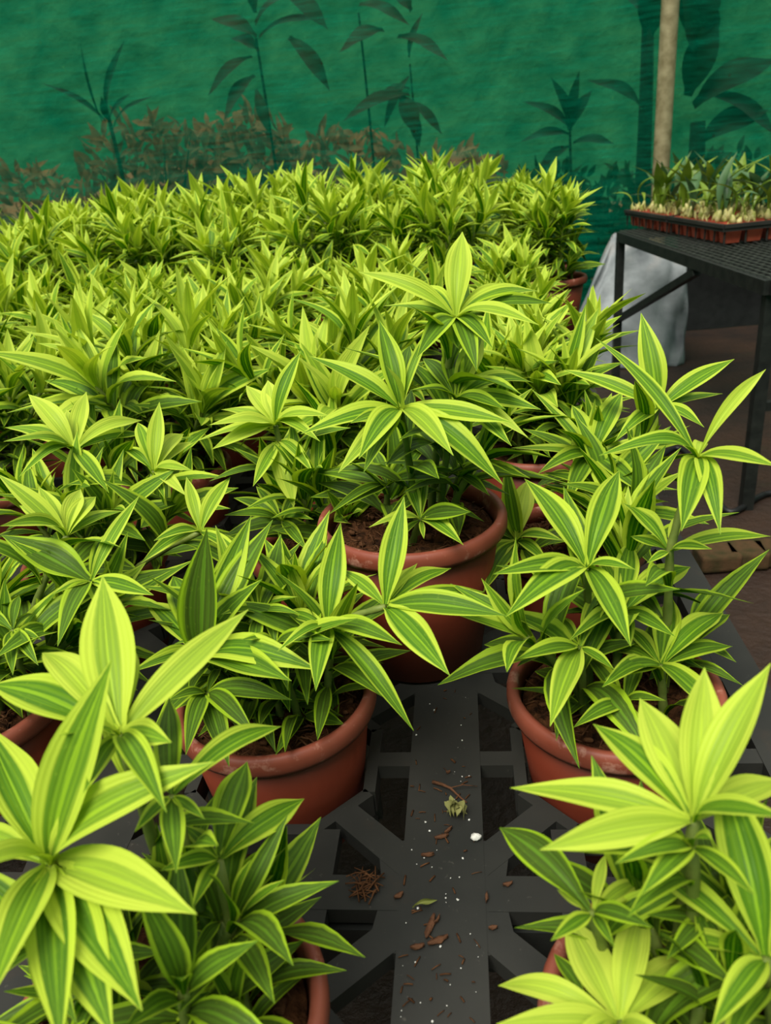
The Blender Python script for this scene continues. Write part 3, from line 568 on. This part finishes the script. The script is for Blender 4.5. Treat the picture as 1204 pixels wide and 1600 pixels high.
# ------------------------------------------------------------------ litter on the strip
def on_tray(px, py): return at_z(px, py, TRAY)
q = random.Random(3)
def chip(px, py, L, w, lab, mat='bark', name='bark_chip', rz=None):
    L, w = L*.72, w*.6; p = on_tray(px, py); b = MB(); n = 6; rows = []
    for i in range(n):
        t = i/(n-1)-.5; ww = w*.5*(1-(2*abs(t))**2.2*.8)
        rows.append([(t*L, ww*math.cos(a)+q.uniform(-.0006, .0006), .0022+.0018*math.sin(a)+.003*t*t+q.uniform(-.0003, .0003)) for a in np.linspace(0, 2*math.pi, 7, endpoint=False)])
    b.grid(np.array(rows), close_u=True); o = b.f.append(tuple(range(6, -1, -1))); b.f.append(tuple(range(35, 42)))
    o = b.build(name, mat, None, loc=(p[0], p[1], TRAY)); o.rotation_euler = (0, 0, q.uniform(0, 3.14) if rz is None else rz); tag(o, lab, name.split('_')[-1] if name != 'bark_chip' else 'bark chip', 'bark chips on the bench strip')
for px, py, L, w, lab, rz in [(690, 1310, .018, .007, 'pale bark chip below the dried leaf clump on the black strip', .3), (668, 1338, .016, .006, 'bark chip lying left on the strip, just before the crossing', .1), (672, 1450, .03, .011, 'largest red-brown bark chip, near the front of the black strip', 1.3),
    (684, 1472, .024, .010, 'dark bark crumb touching the front end of the largest chip', .4), (652, 1482, .016, .008, 'small dark bark crumb left of the largest chip', .2), (700, 1300, .014, .005, 'thin bark sliver beside the pale chip under the leaf clump', .8), (623, 1402, .012, .008, 'round bark crumb in the middle of the crossing, left side', .6),
    (760, 1405, .013, .005, 'bark sliver at the right side of the strip crossing', 1.4), (793, 1384, .012, .006, 'bark crumb on the right-hand crossbar', .3), (683, 1440, .012, .004, 'thin upright sliver beside the largest bark chip', 1.1), (770, 1452, .01, .005, 'bark crumb at the right edge of the front strip', .1), (700, 1209, .006, .004, 'tiny red bark fleck on the far part of the strip', .2)]:
    chip(px, py, L, w, lab, 'bark', 'bark_chip', rz)
p = on_tray(712, 1276); b = MB()
for i in range(9):
    a = i*.7; e = np.array([math.cos(a), math.sin(a), 0])*.012; leaf(b, (-e[0]*.5, -e[1]*.4, .002+.001*i), (e[0]*q.uniform(.5, 1), e[1]*q.uniform(.5, 1), .003+.0025*(i % 4)), (q.uniform(-1, 1), q.uniform(-1, 1), 1), .012, q.uniform(.1, .5), 1.1, q.uniform(-2.5, 2.5), .7, 9, 7, wave=.5)
tag(b.build('dried_leaf_clump', plain_leaf('withered_leaf', (96, 98, 44), (150, 146, 90), .1, .8), None, loc=(p[0], p[1], TRAY)), 'small crumpled olive leaf clump on the black strip', 'leaf clump')
p = on_tray(664, 1418); b = MB(); leaf(b, (-.010, -.003, .003), (.010, .004, .004), (0, 0, 1), .008, .12, 1.25, 1.2, .6, 9, 7, wave=.4)
tag(b.build('leaf_scrap', plain_leaf('leaf_scrap', (88, 100, 40), (140, 140, 70), .1, .7), None, loc=(p[0], p[1], TRAY)), 'rolled green leaf scrap in the middle of the strip crossing', 'leaf scrap')
p = on_tray(744, 1312); b = MB(); b.blob((0, 0, .0035), .0042, 4, (1.1, .9, .8), 7, 9, .3)
tag(b.build('perlite_lump', 'perlite', None, loc=(p[0], p[1], TRAY)), 'largest white perlite lump, at the right edge of the strip', 'perlite lump')
p0, p1 = on_tray(676, 1224), on_tray(729, 1256); b = MB(); m = (p0+p1)/2+np.array([.001, .002, .005]); b.tube([p0+[0, 0, .002], (p0+m)/2+[0, .001, .001], m, (m+p1)/2, p1+[0, 0, .0015]], [.002, .0017, .0013, .001, .0007], 6); b.tube([m, m+np.array([.012, .002, .002]), m+np.array([.026, .004, -.002])], [.0006, .0005, .0003], 5)
tag(b.build('twig', 'bark'), 'thin forked brown twig lying across the strip', 'twig')
b = MB(); p = on_tray(573, 1386)
for _ in range(40):
    a = q.uniform(0, 3.14); d = np.array([math.cos(a), math.sin(a), 0])*q.uniform(.004, .011); o = np.array([q.uniform(-.011, .011), q.uniform(-.011, .011), q.uniform(.001, .006)]); b.tube([o-d, o+[0, 0, .002], o+d], q.uniform(.0004, .0009), 4)
tag(b.build('coir_tuft', 'fibre', None, loc=(p[0], p[1], TRAY)), 'small brown tuft of coir fibre on the left crossbar', 'coir tuft')
b = MB()
for _ in range(70):
    px, py = q.uniform(600, 765), q.uniform(1080, 1600)
    p = on_tray(px, py)
    if not (-.072 < p[0] < -.010): continue
    b.blob((p[0], p[1], TRAY+.0008), q.choice((.0004, .0005, .0006, .0008, .0012)), q.random(), (1, 1, .8), 4, 5, .3)
tag(b.build('perlite_crumbs', 'perlite'), 'tiny white perlite crumbs scattered along the black strip', 'perlite', kind='stuff')
b = MB()
for _ in range(90):
    px, py = q.uniform(600, 765), q.uniform(1080, 1600); p = on_tray(px, py)
    if not (-.072 < p[0] < -.010): continue
    a = q.uniform(0, 3.14); d = np.array([math.cos(a), math.sin(a), 0])*q.uniform(.001, .005)
    b.tube([np.array([p[0], p[1], TRAY+.001])-d, np.array([p[0], p[1], TRAY+.0016]), np.array([p[0], p[1], TRAY+.001])+d], q.uniform(.0003, .0009), 4)
tag(b.build('soil_crumbs', 'fibre'), 'fine brown soil crumbs and fibres strewn over the black strip', 'soil crumbs', kind='stuff')

# ------------------------------------------------------------------ the side table with trays of orchids
tdir = unit(np.array([.824-.956, 4.306-2.569, 0])); tw = np.array([tdir[1], -tdir[0], 0])     # along, across (to the right)
N0 = np.array([.956, 2.569, TABLE]); F0 = np.array([.824, 4.306, TABLE]); TW = 1.05; TLN = np.linalg.norm(F0-N0)
side = empty('mesh_table', (0, 0, 0)); tag(side, 'black steel table with a wire mesh top, on the right by the aisle', 'table')
b = MB(); h = .045; down = np.array([0, 0, -h/2])
for a, c in ((N0, F0), (N0+tw*TW, F0+tw*TW)): b.bar(a+down, c+down, .035, h)
for f in (0, .5, 1): b.bar(N0+tdir*TLN*f+down, N0+tdir*TLN*f+tw*TW+down, .034, h-.002)
b.build('top_frame', 'steel', side, False)
b = MB()
n = int(TLN/.05)
for i in range(n+1): e = N0+tdir*TLN*i/n; b.bar(e+[0, 0, .003], e+tw*TW+[0, 0, .003], .003, .003)
n = int(TW/.03)
for i in range(n+1): e = N0+tw*TW*i/n; b.bar(e+[0, 0, .006], e+tdir*TLN+[0, 0, .006], .004, .003)
b.build('wire_mesh', 'wire', side, False)
for e in (N0+tdir*.03+tw*.02, F0-tdir*.02+tw*.0, N0+tw*(TW-.02)+tdir*.03, F0+tw*(TW-.02)-tdir*.02):
    b = MB(); b.bar((e[0], e[1], 0), (e[0], e[1], TABLE-h), .04, .04); b.build('leg', 'steel', side, False)
e = F0-tdir*.02; b = MB(); b.bar((e[0], e[1], CAMZ-.90), N0+tdir*(TLN*.36)+np.array([0, 0, -h-.01]), .03, .03); b.build('brace', 'steel', side, False)
b = MB(); e = N0+tdir*.03; b.bar(e+tw*.02+np.array([0, 0, -.42]), e+tw*TW+np.array([0, 0, -.42]), .03, .03); b.build('lower_rail', 'steel', side, False)

def orchid_mesh(seed, kind):
    q = random.Random(seed); lf, bl = MB(), MB(); nb = q.randint(2, 4)
    for k in range(nb):
        a = q.uniform(0, 6.28); c = np.array([q.uniform(-.026, .026), q.uniform(-.026, .026), 0]); h = q.uniform(.022, .065); tip = c+np.array([math.cos(a)*.012, math.sin(a)*.012, h])
        bl.tube([c, c*.7+tip*.3, c*.4+tip*.6, tip], [.005, q.uniform(.011, .017), q.uniform(.009, .014), .004], 8)
        for j in range(q.choice((0, 1, 1, 2, 2))):
            a2 = a+q.uniform(-1.2, 1.2); L = q.uniform(.08, .24)*(1.05 if kind else .8); inc = R(q.uniform(15, 85))
            T = tip+L*np.array([math.cos(a2)*math.sin(inc), math.sin(a2)*math.sin(inc), math.cos(inc)])
            leaf(lf, tip-np.array([0, 0, .004]), T, (0, 0, 1) if inc > .5 else (-math.cos(a2), -math.sin(a2), .3), max(.016, L*q.uniform(.16, .26)), q.uniform(.10, .30), .5, q.uniform(-.4, .4), .6, 10, 5, .5)
    for k in range(5):                                           # dry papery sheaths between the bulbs
        c = np.array([q.uniform(-.03, .03), q.uniform(-.03, .03), .0]); T = c+np.array([q.uniform(-.02, .02), q.uniform(-.02, .02), q.uniform(.02, .05)]); leaf(bl, c, T, (q.uniform(-1, 1), q.uniform(-1, 1), .2), .012, .2, .8, 1., .5, 6, 5)
    bl.hasuv = False
    lf2 = lf.mesh('orchid_leaves', 'orchid' if kind != 1 else 'orchid_dark'); bl.uv = []; return lf2, bl.mesh('pseudobulbs', 'bulb')
omesh = [orchid_mesh(s+200, s % 3) for s in range(8)]
CELL = .088; PH = .078
pb = MB(); s0, s1 = .027, .036
def ring(s, z): return [(sx*s, sy*s, z) for sx, sy in ((-1, -1), (1, -1), (1, 1), (-1, 1))]
pb.grid(np.array([ring(s0*.9, 0), ring(s0, .002), ring(s1, PH-.002), ring(s1, PH), ring(s1-.003, PH), ring(s1-.004, PH-.012)]), close_u=True); pb.f.append((3, 2, 1, 0))
pot_me = pb.mesh('square_pot', 'red_pot', False)
cb = MB(); P = np.zeros((7, 7, 3)); qq = random.Random(8)
for i in range(7):
    for j in range(7): P[i, j] = ((i-3)/3*.0325, (j-3)/3*.0325, PH-.008+qq.uniform(-.004, .006))
cb.grid(P.transpose(1, 0, 2)); chips_me = cb.mesh('brick_chips', 'brick_chip', False)
tu = unit(np.array([.869-1.041, 4.49-3.367, 0])); tv = np.array([tu[1], -tu[0], 0]); ang = math.atan2(tv[1], tv[0])
TB = np.array([1.052, 3.372, TABLE+.0075])
q = random.Random(21); k = 0
for ti, (off, lab) in enumerate(((0., 'nearer black carry tray full of red square pots, on the mesh table'), (.575, 'farther black carry tray of red pots, behind the nearer one on the mesh table'))):
    o0 = TB+tu*off; tr = empty('carry_tray', o0, ang); tag(tr, lab, 'tray', 'carry trays on the mesh table')
    LX, LY = CELL*4+.02, CELL*6+.02; b = MB(); z = PH-.002
    for (a, c) in (((0, 0), (LX, 0)), ((LX, 0), (LX, LY)), ((LX, LY), (0, LY)), ((0, LY), (0, 0))):
        b.bar((a[0], a[1], z), (c[0], c[1], z), .014, .014); b.bar((a[0], a[1], z-.010), (c[0], c[1], z-.010), .004, .022)
    b.build('rim', 'tray', tr, False); b = MB()
    for i in range(1, 4): b.bar((.01+CELL*i, 0, z-.012), (.01+CELL*i, LY, z-.012), .006, .02)
    for j in range(1, 6): b.bar((0, .01+CELL*j, z-.0122), (LX, .01+CELL*j, z-.0122), .006, .02)
    for i in range(5):
        for j in range(7): b.bar((.01+CELL*i, .01+CELL*j, .004), (.01+CELL*i, .01+CELL*j, z-.01), .006, .006)
    for i in range(4): b.bar((.01+CELL*(i+.5), 0, .002), (.01+CELL*(i+.5), LY, .002), .01, .004)
    b.build('divider_grid', 'tray', tr, False)
    for i in range(4):
        for j in range(6):
            p = o0+tv*(.01+CELL*(i+.5))+tu*(.01+CELL*(j+.5))+np.array([0, 0, .005])
            r = empty('potted_orchid', p, ang+q.choice((0, 1.5708, 3.1416, -1.5708))); tag(r, f'orchid in red pot, {"nearer" if ti == 0 else "farther"} tray, {ORD[i]} row from aisle, {ORD[j]} from near end', 'potted orchid', 'orchid seedlings on the mesh table')
            link('square_pot', pot_me, r); link('brick_chips', chips_me, r)
            L, B = omesh[q.randrange(8)]; x = link('pseudobulbs', B, r, (0, 0, PH-.008)); y = link('leaves', L, r, (0, 0, PH-.008)); a = q.uniform(0, 6.28); x.rotation_euler = (0, 0, a); y.rotation_euler = (0, 0, a)

# ------------------------------------------------------------------ white sack under the table, pole, hose, bricks
def sack():
    b = MB(); nu, nv = 30, 46; q = random.Random(4)
    tl, tr_ = at_y(957, 366, 4.95), at_y(1075, 398, 4.9); bl, br = at_y(872, 470, 4.85), at_y(1070, 522, 4.7)
    bl[2] = 0.0; br[2] = 0.0
    rows = []
    ph = [q.uniform(0, 6.28) for _ in range(8)]
    for i in range(nu):
        t = i/(nu-1); L = bl*(1-t)+tl*t; Rr = br*(1-t)+tr_*t; c = (L+Rr)/2; hw = np.linalg.norm(Rr-L)/2; ax = unit(Rr-L); dp = np.array([-ax[1], ax[0], 0]); dep = .20*(1-t)**.7+.03
        row = []
        for j in range(nv):
            a = 2*math.pi*j/nv; ca, sa = math.cos(a), math.sin(a); ex = .55
            x = math.copysign(abs(ca)**ex, ca)*hw; y = math.copysign(abs(sa)**ex, sa)*dep
            wr = .02*math.sin(5*a+ph[0]+4*t)+.010*math.sin(9*a+ph[1]-7*t)+.012*math.sin(11*t+3*a+ph[2])+.006*math.sin(17*a+13*t)
            p = c+ax*x*(1+wr*.6)+dp*(y+wr*1.6*(1 if y > 0 else -1)); p = p+np.array([0, 0, .012*math.sin(6*a+5*t)*t])
            p[2] = max(.004, p[2]) if i else .004
            row.append(p)
        rows.append(row)
    b.grid(np.array(rows), close_u=True); b.f.append(tuple(range((nu-1)*nv, nu*nv))); b.f.append(tuple(reversed(range(nv))))
    o = b.build('plastic_sack', 'sack'); tag(o, 'large white woven plastic sack standing behind the mesh table', 'sack')
sack()
p = at_y(1033, 250, 4.92); b = MB(); b.tube([(p[0], p[1], z) for z in (0, 1, 2, 3, 3.4)], .046, 20); pole = b.build('support_pole', 'galv'); tag(pole, 'weathered beige metal pole rising behind the orchid trays', 'pole')
b = MB(); pts = [at_z(x, y, .014) for x, y in ((1010, 735), (1060, 700), (1110, 760), (1140, 800), (1204, 770), (1290, 790))]
fine = []
for i in range(len(pts)-1):
    for t in np.linspace(0, 1, 6, endpoint=False):
        p0, p1, p2, p3 = pts[max(i-1, 0)], pts[i], pts[i+1], pts[min(i+2, len(pts)-1)]
        fine.append(.5*((2*p1)+(-p0+p2)*t+(2*p0-5*p1+4*p2-p3)*t*t+(-p0+3*p1-3*p2+p3)*t**3))
b.tube(fine, .011, 8); tag(b.build('garden_hose', 'rubber'), 'thin black hose lying on the earth floor by the table leg', 'hose')
for i in range(5):
    c = at_z(1118+i*44, 884-i*4, .0); b = MB(); qb = random.Random(i); b.box((0, 0, .03), (.062, .05, .03), qb.uniform(-.12, .12)); o = b.build('edging_brick', 'brick', None, False, (c[0], c[1], 0))
    bv = o.modifiers.new('soft', 'BEVEL'); bv.width = .012; bv.segments = 3
    tag(o, f'mossy edging brick on the earth floor, {ORD[i]} of the row from the bench', 'brick', 'edging bricks on the floor')

# ------------------------------------------------------------------ setting
def plane(name, pts, mat, n=1):
    b = MB(); b.v = [tuple(p) for p in pts]; b.f = [(0, 1, 2, 3)]; return tag(b.build(name, mat, None, False), kind='structure')
NY = 5.55
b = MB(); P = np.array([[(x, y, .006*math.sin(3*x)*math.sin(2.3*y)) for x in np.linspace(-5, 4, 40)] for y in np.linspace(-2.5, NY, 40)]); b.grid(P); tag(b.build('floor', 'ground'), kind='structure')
plane('ground_outside', [(-60, NY, -.01), (60, NY, -.01), (60, 80, -.01), (-60, 80, -.01)], 'yard')
def net(name, x0, x1, y, z1, pinch=None, rot=False, mat='net_dense'):
    b = MB(); nx, nz = 110, 50; P = np.zeros((nz, nx, 3)); q = random.Random(len(name))
    for i in range(nz):
        for j in range(nx):
            x = x0+(x1-x0)*j/(nx-1); z = z1*i/(nz-1)
            d = .018*math.sin(2.1*x+.8*z)+.012*math.sin(5.3*x-2.2*z)+.008*math.sin(9*z+1.7*x)
            if pinch:
                px, pz = pinch; r = abs(x-px); d += -.16*math.exp(-(r/.16)**2)+.07*math.exp(-((z-pz-.12*(r**1.2))/.035)**2)*math.exp(-(r/1.3)**2)
            P[i, j] = (x, y+d, z) if not rot else (y+d, x, z)
    b.grid(P); return tag(b.build(name, mat), kind='structure')
net('wall_back', -5, 4, NY, 3.2, (1.25, 1.75), mat='net')
b = MB(); P = np.array([[(x, NY-.09+.012*math.sin(7*x)+.01*math.sin(13*z+3*x), z) for x in np.linspace(1.42, 3.6, 40)] for z in np.linspace(.005, .78, 8)]); b.grid(P); tag(b.build('shade_sheet_1', 'rubber'), kind='structure')  # added black sheet at the net's foot, stands in for shade under the table
net('wall_right', -2.5, NY, 3.6, 3.2, rot=True)  # unseen side and rear nets, added dense to keep low light out
net('wall_front', -5, 4, -2.5, 3.2)
net('wall_left', -2.5, NY, -4.6, 3.2, rot=True)

b = MB(); nx, ny = 90, 14; P = np.zeros((ny, nx, 3)); q = random.Random(77)
for i in range(ny):
    for j in range(nx):
        x = -9+17*j/(nx-1); t = i/(ny-1); hh = (1.22 if x < .2 else .55)+.10*math.sin(1.7*x)+.06*math.sin(4.1*x+1)
        P[i, j] = (x, 6.9+1.5*t+.1*math.sin(3*x), -.02+hh*math.sin(min(1, t*1.6)*math.pi/2)+q.uniform(-.03, .03))
b.grid(P); tag(b.build('terrain_bank', 'bank'), kind='structure')
# ------------------------------------------------------------------ plants beyond the net
def broad_leaf(mb, C, T, w, axis=(0, -.6, .8), arch=.12): leaf(mb, C, T, axis, w, arch, .25, rng.uniform(-.3, .3), .5, 12, 7, .5, .08)
def outside_plant(name, px, py, Y, leaves, lab, mat='broad', stem_r=.012, cat='plant'):
    """a stem from the ground to the crown point; blades to the given sight-line targets."""
    top = at_y(px, py, Y); base = np.array([top[0], Y, -.01]); root = empty(name, base); tag(root, lab, cat, 'plants beyond the green net')
    b = MB(); pt = bez(base-base, (np.array([.03, 0, (top[2])*.5])), top-base, 7); b.tube(pt, [stem_r*(1.2-.5*i/6) for i in range(7)], 8); b.build('stem', 'trunk', root)
    b = MB()
    for lf in leaves:
        C = at_y(lf[0], lf[1], Y+lf[5] if len(lf) > 5 else Y); T = at_y(lf[2], lf[3], Y-.06); broad_leaf(b, C-base, T-base, lf[4])
    b.build('foliage', mat, root)
outside_plant('broad_leaf_plant', 890, 205, 5.85, [(890, 205, 815, 158, .10), (890, 205, 925, 140, .10), (890, 212, 812, 222, .10), (890, 205, 860, 120, .08), (895, 225, 960, 225, .1), (890, 230, 840, 265, .09), (1000, 170, 918, 126, .13), (888, 200, 905, 110, .07)], 'small broad-leaved plant seen through the net, left of the pole')
outside_plant('banana_plant', 1090, 190, 5.8, [(1085, 170, 1215, 92, .24), (1095, 225, 1200, 172, .22), (1075, 150, 1120, 20, .2), (1090, 100, 1062, -40, .3), (1080, 60, 1105, -60, .25), (1100, 150, 1215, 215, .16)], 'dark large-leaved plant seen through the net, right of the pole', stem_r=.07)
outside_plant('young_tree', 1012, 30, 5.95, [(1012, 60, 1030, -60, .2), (1012, 40, 940, -20, .14), (1010, 60, 985, -40, .12)], 'dark tree stem seen through the net, just left of the pole', stem_r=.055, cat='tree')
outside_plant('tall_leafy_plant', 400, 60, 5.9, [(400, 60, 330, 30, .14), (395, 90, 325, 150, .10), (400, 40, 480, -20, .14), (402, 80, 360, 60, .16), (400, 120, 350, 190, .14), (400, 20, 395, -60, .1), (400, 140, 420, 210, .08), (405, 60, 512, 30, .1)], 'tall leafy stem seen through the net behind the middle left', 'broad_rust', .012)
outside_plant('drooping_leaf_plant', 560, 20, 5.85, [(450, 60, 515, 142, .13, 0), (440, -10, 512, 46, .14, 0), (600, 50, 530, 82, .16, 0), (640, 20, 600, -30, .15, 0), (640, 150, 535, 190, .12, 0), (620, 60, 700, 95, .13, 0), (560, 10, 640, 40, .12, 0), (625, 150, 650, 210, .14, 0)], 'large drooping leaves seen through the net behind the middle', 'broad_rust', .01)
outside_plant('slender_plant', 640, 100, 5.95, [(640, 160, 690, 210, .08), (640, 120, 600, 200, .07), (640, 90, 660, 20, .06), (640, 140, 590, 150, .08), (640, 170, 655, 230, .09)], 'slender leafy stem seen through the net, between drooping leaves and small broad-leaved plant', 'broad_rust', .008)
outside_plant('spear_leaf_plant', 170, 185, 5.8, [(172, 190, 195, 62, .07), (165, 190, 65, 130, .05), (160, 190, 125, 65, .02), (172, 190, 158, 150, .06), (178, 200, 240, 150, .05), (172, 195, 205, 145, .05)], 'single spear-shaped upright leaf seen through the net on the left', 'broad', .02)
def bush(px, py, Y, rx, rz, n, mat, lab, name, lw=.05, ll=.12, seed=0):
    q = random.Random(seed); top = at_y(px, py, Y); H = max(.4, top[2]); base = np.array([top[0], Y, -.01]); root = empty(name, base); tag(root, lab, 'shrub', 'plants beyond the green net')
    b = MB()
    for i in range(7):
        a = q.uniform(0, 6.28); e = np.array([math.cos(a)*rx*.5, math.sin(a)*.2, H*q.uniform(.6, .95)]); b.tube(bez((0, 0, 0), e*.4+np.array([0, 0, H*.2]), e, 6), [.012-.0015*i2 for i2 in range(6)], 6)
    b.build('stems', 'trunk', root); b = MB()
    for i in range(n):
        a = q.uniform(0, 6.28); r = math.sqrt(q.random()); top_k = 1-.38*math.sin(a*3+r*5+seed)**2; zz = H*(q.random()**.7)*top_k; k = math.sqrt(max(.05, 1-(zz/H)**3))
        C = np.array([math.cos(a)*rx*r*k, math.sin(a)*.35*r*k, zz]); d = unit(np.array([q.uniform(-1, 1), q.uniform(-1, .6), q.uniform(-.5, 1.6)])); T = C+d*ll*q.uniform(.6, 1.4); T[2] = max(.01, T[2])
        leaf(b, C, T, (q.uniform(-1, 1), -.8, .6), lw*q.uniform(.6, 1.3), .1, .3, 0., .5, 5, 3, .45)
    b.build('foliage', mat, root)
for i, (px, py, Y, rx, n, mat, lab, nm, lw, ll) in enumerate([
    (40, 262, 6.6, .9, 1000, 'dry', 'low brown dry shrub behind the net at the far left', 'dry_shrub', .05, .13), (215, 185, 6.3, .85, 1500, 'dry', 'brown dry shrub behind the net, left of the middle', 'dry_shrub', .05, .14),
    (365, 175, 6.5, .75, 1400, 'dry', 'tall brown dry shrub behind the net, in the middle', 'dry_shrub', .06, .15), (530, 205, 6.7, .95, 1200, 'dry', 'brown dry shrub behind the net, right of the middle', 'dry_shrub', .05, .14),
    (700, 238, 6.9, .9, 900, 'dry', 'low brown shrub behind the net, above the rear batch of plants', 'dry_shrub', .05, .13), (860, 262, 6.4, .7, 900, 'bush', 'low dark shrub behind the net, left of the orchid trays', 'garden_shrub', .05, .13),
    (1000, 265, 6.6, .7, 800, 'bush', 'dark green shrub behind the net, behind the pole', 'garden_shrub', .06, .14), (1150, 235, 6.8, .6, 420, 'bush', 'dark green shrub behind the net, over the orchid trays', 'garden_shrub', .06, .14)]):
    bush(px, py, Y, rx, .5, n, mat, lab, nm, lw, ll, i+1)
b = MB(); nx, ny = 70, 12; P = np.zeros((ny, nx, 3)); q = random.Random(78)
for i in range(ny):
    for j in range(nx):
        x = -30+60*j/(nx-1); t = i/(ny-1); P[i, j] = (x, 18+8*t+q.uniform(-.3, .3), -.05+(9.5+1.2*math.sin(.5*x)+.6*math.sin(1.3*x))*math.sin(t*math.pi/2)+q.uniform(-.25, .25))
b.grid(P); tag(b.build('hill', 'hill'), kind='structure')
# ------------------------------------------------------------------ light
w = bpy.data.worlds.new('overcast_sky'); S.world = w; w.use_nodes = True; nt = w.node_tree; nt.nodes.clear()
out = nt.nodes.new('ShaderNodeOutputWorld'); bg = nt.nodes.new('ShaderNodeBackground'); tc = nt.nodes.new('ShaderNodeTexCoord'); sp = nt.nodes.new('ShaderNodeSeparateXYZ'); rp = nt.nodes.new('ShaderNodeValToRGB')
nt.links.new(tc.outputs['Generated'], sp.inputs[0]); nt.links.new(sp.outputs[2], rp.inputs[0]); nt.links.new(rp.outputs[0], bg.inputs[0]); nt.links.new(bg.outputs[0], out.inputs[0])
e = rp.color_ramp.elements; e[0].position = .0; e[0].color = (.42, .45, .44, 1); e[1].position = .7; e[1].color = (1, 1, .97, 1); bg.inputs[1].default_value = .9
sd = bpy.data.lights.new('hazy_sun', 'SUN'); sd.energy = 4.0; sd.angle = R(34); sd.color = (1, .97, .90); so = bpy.data.objects.new('hazy_sun', sd); COL.objects.link(so); so.rotation_euler = (R(28), R(-14), 0)
vs = S.view_settings; vs.view_transform = 'Standard'; vs.look = 'None'; vs.gamma = 1; vs.use_curve_mapping = False; vs.exposure = .15
S.cycles.max_bounces = 8; S.cycles.transparent_max_bounces = 12; S.cycles.use_denoising = True
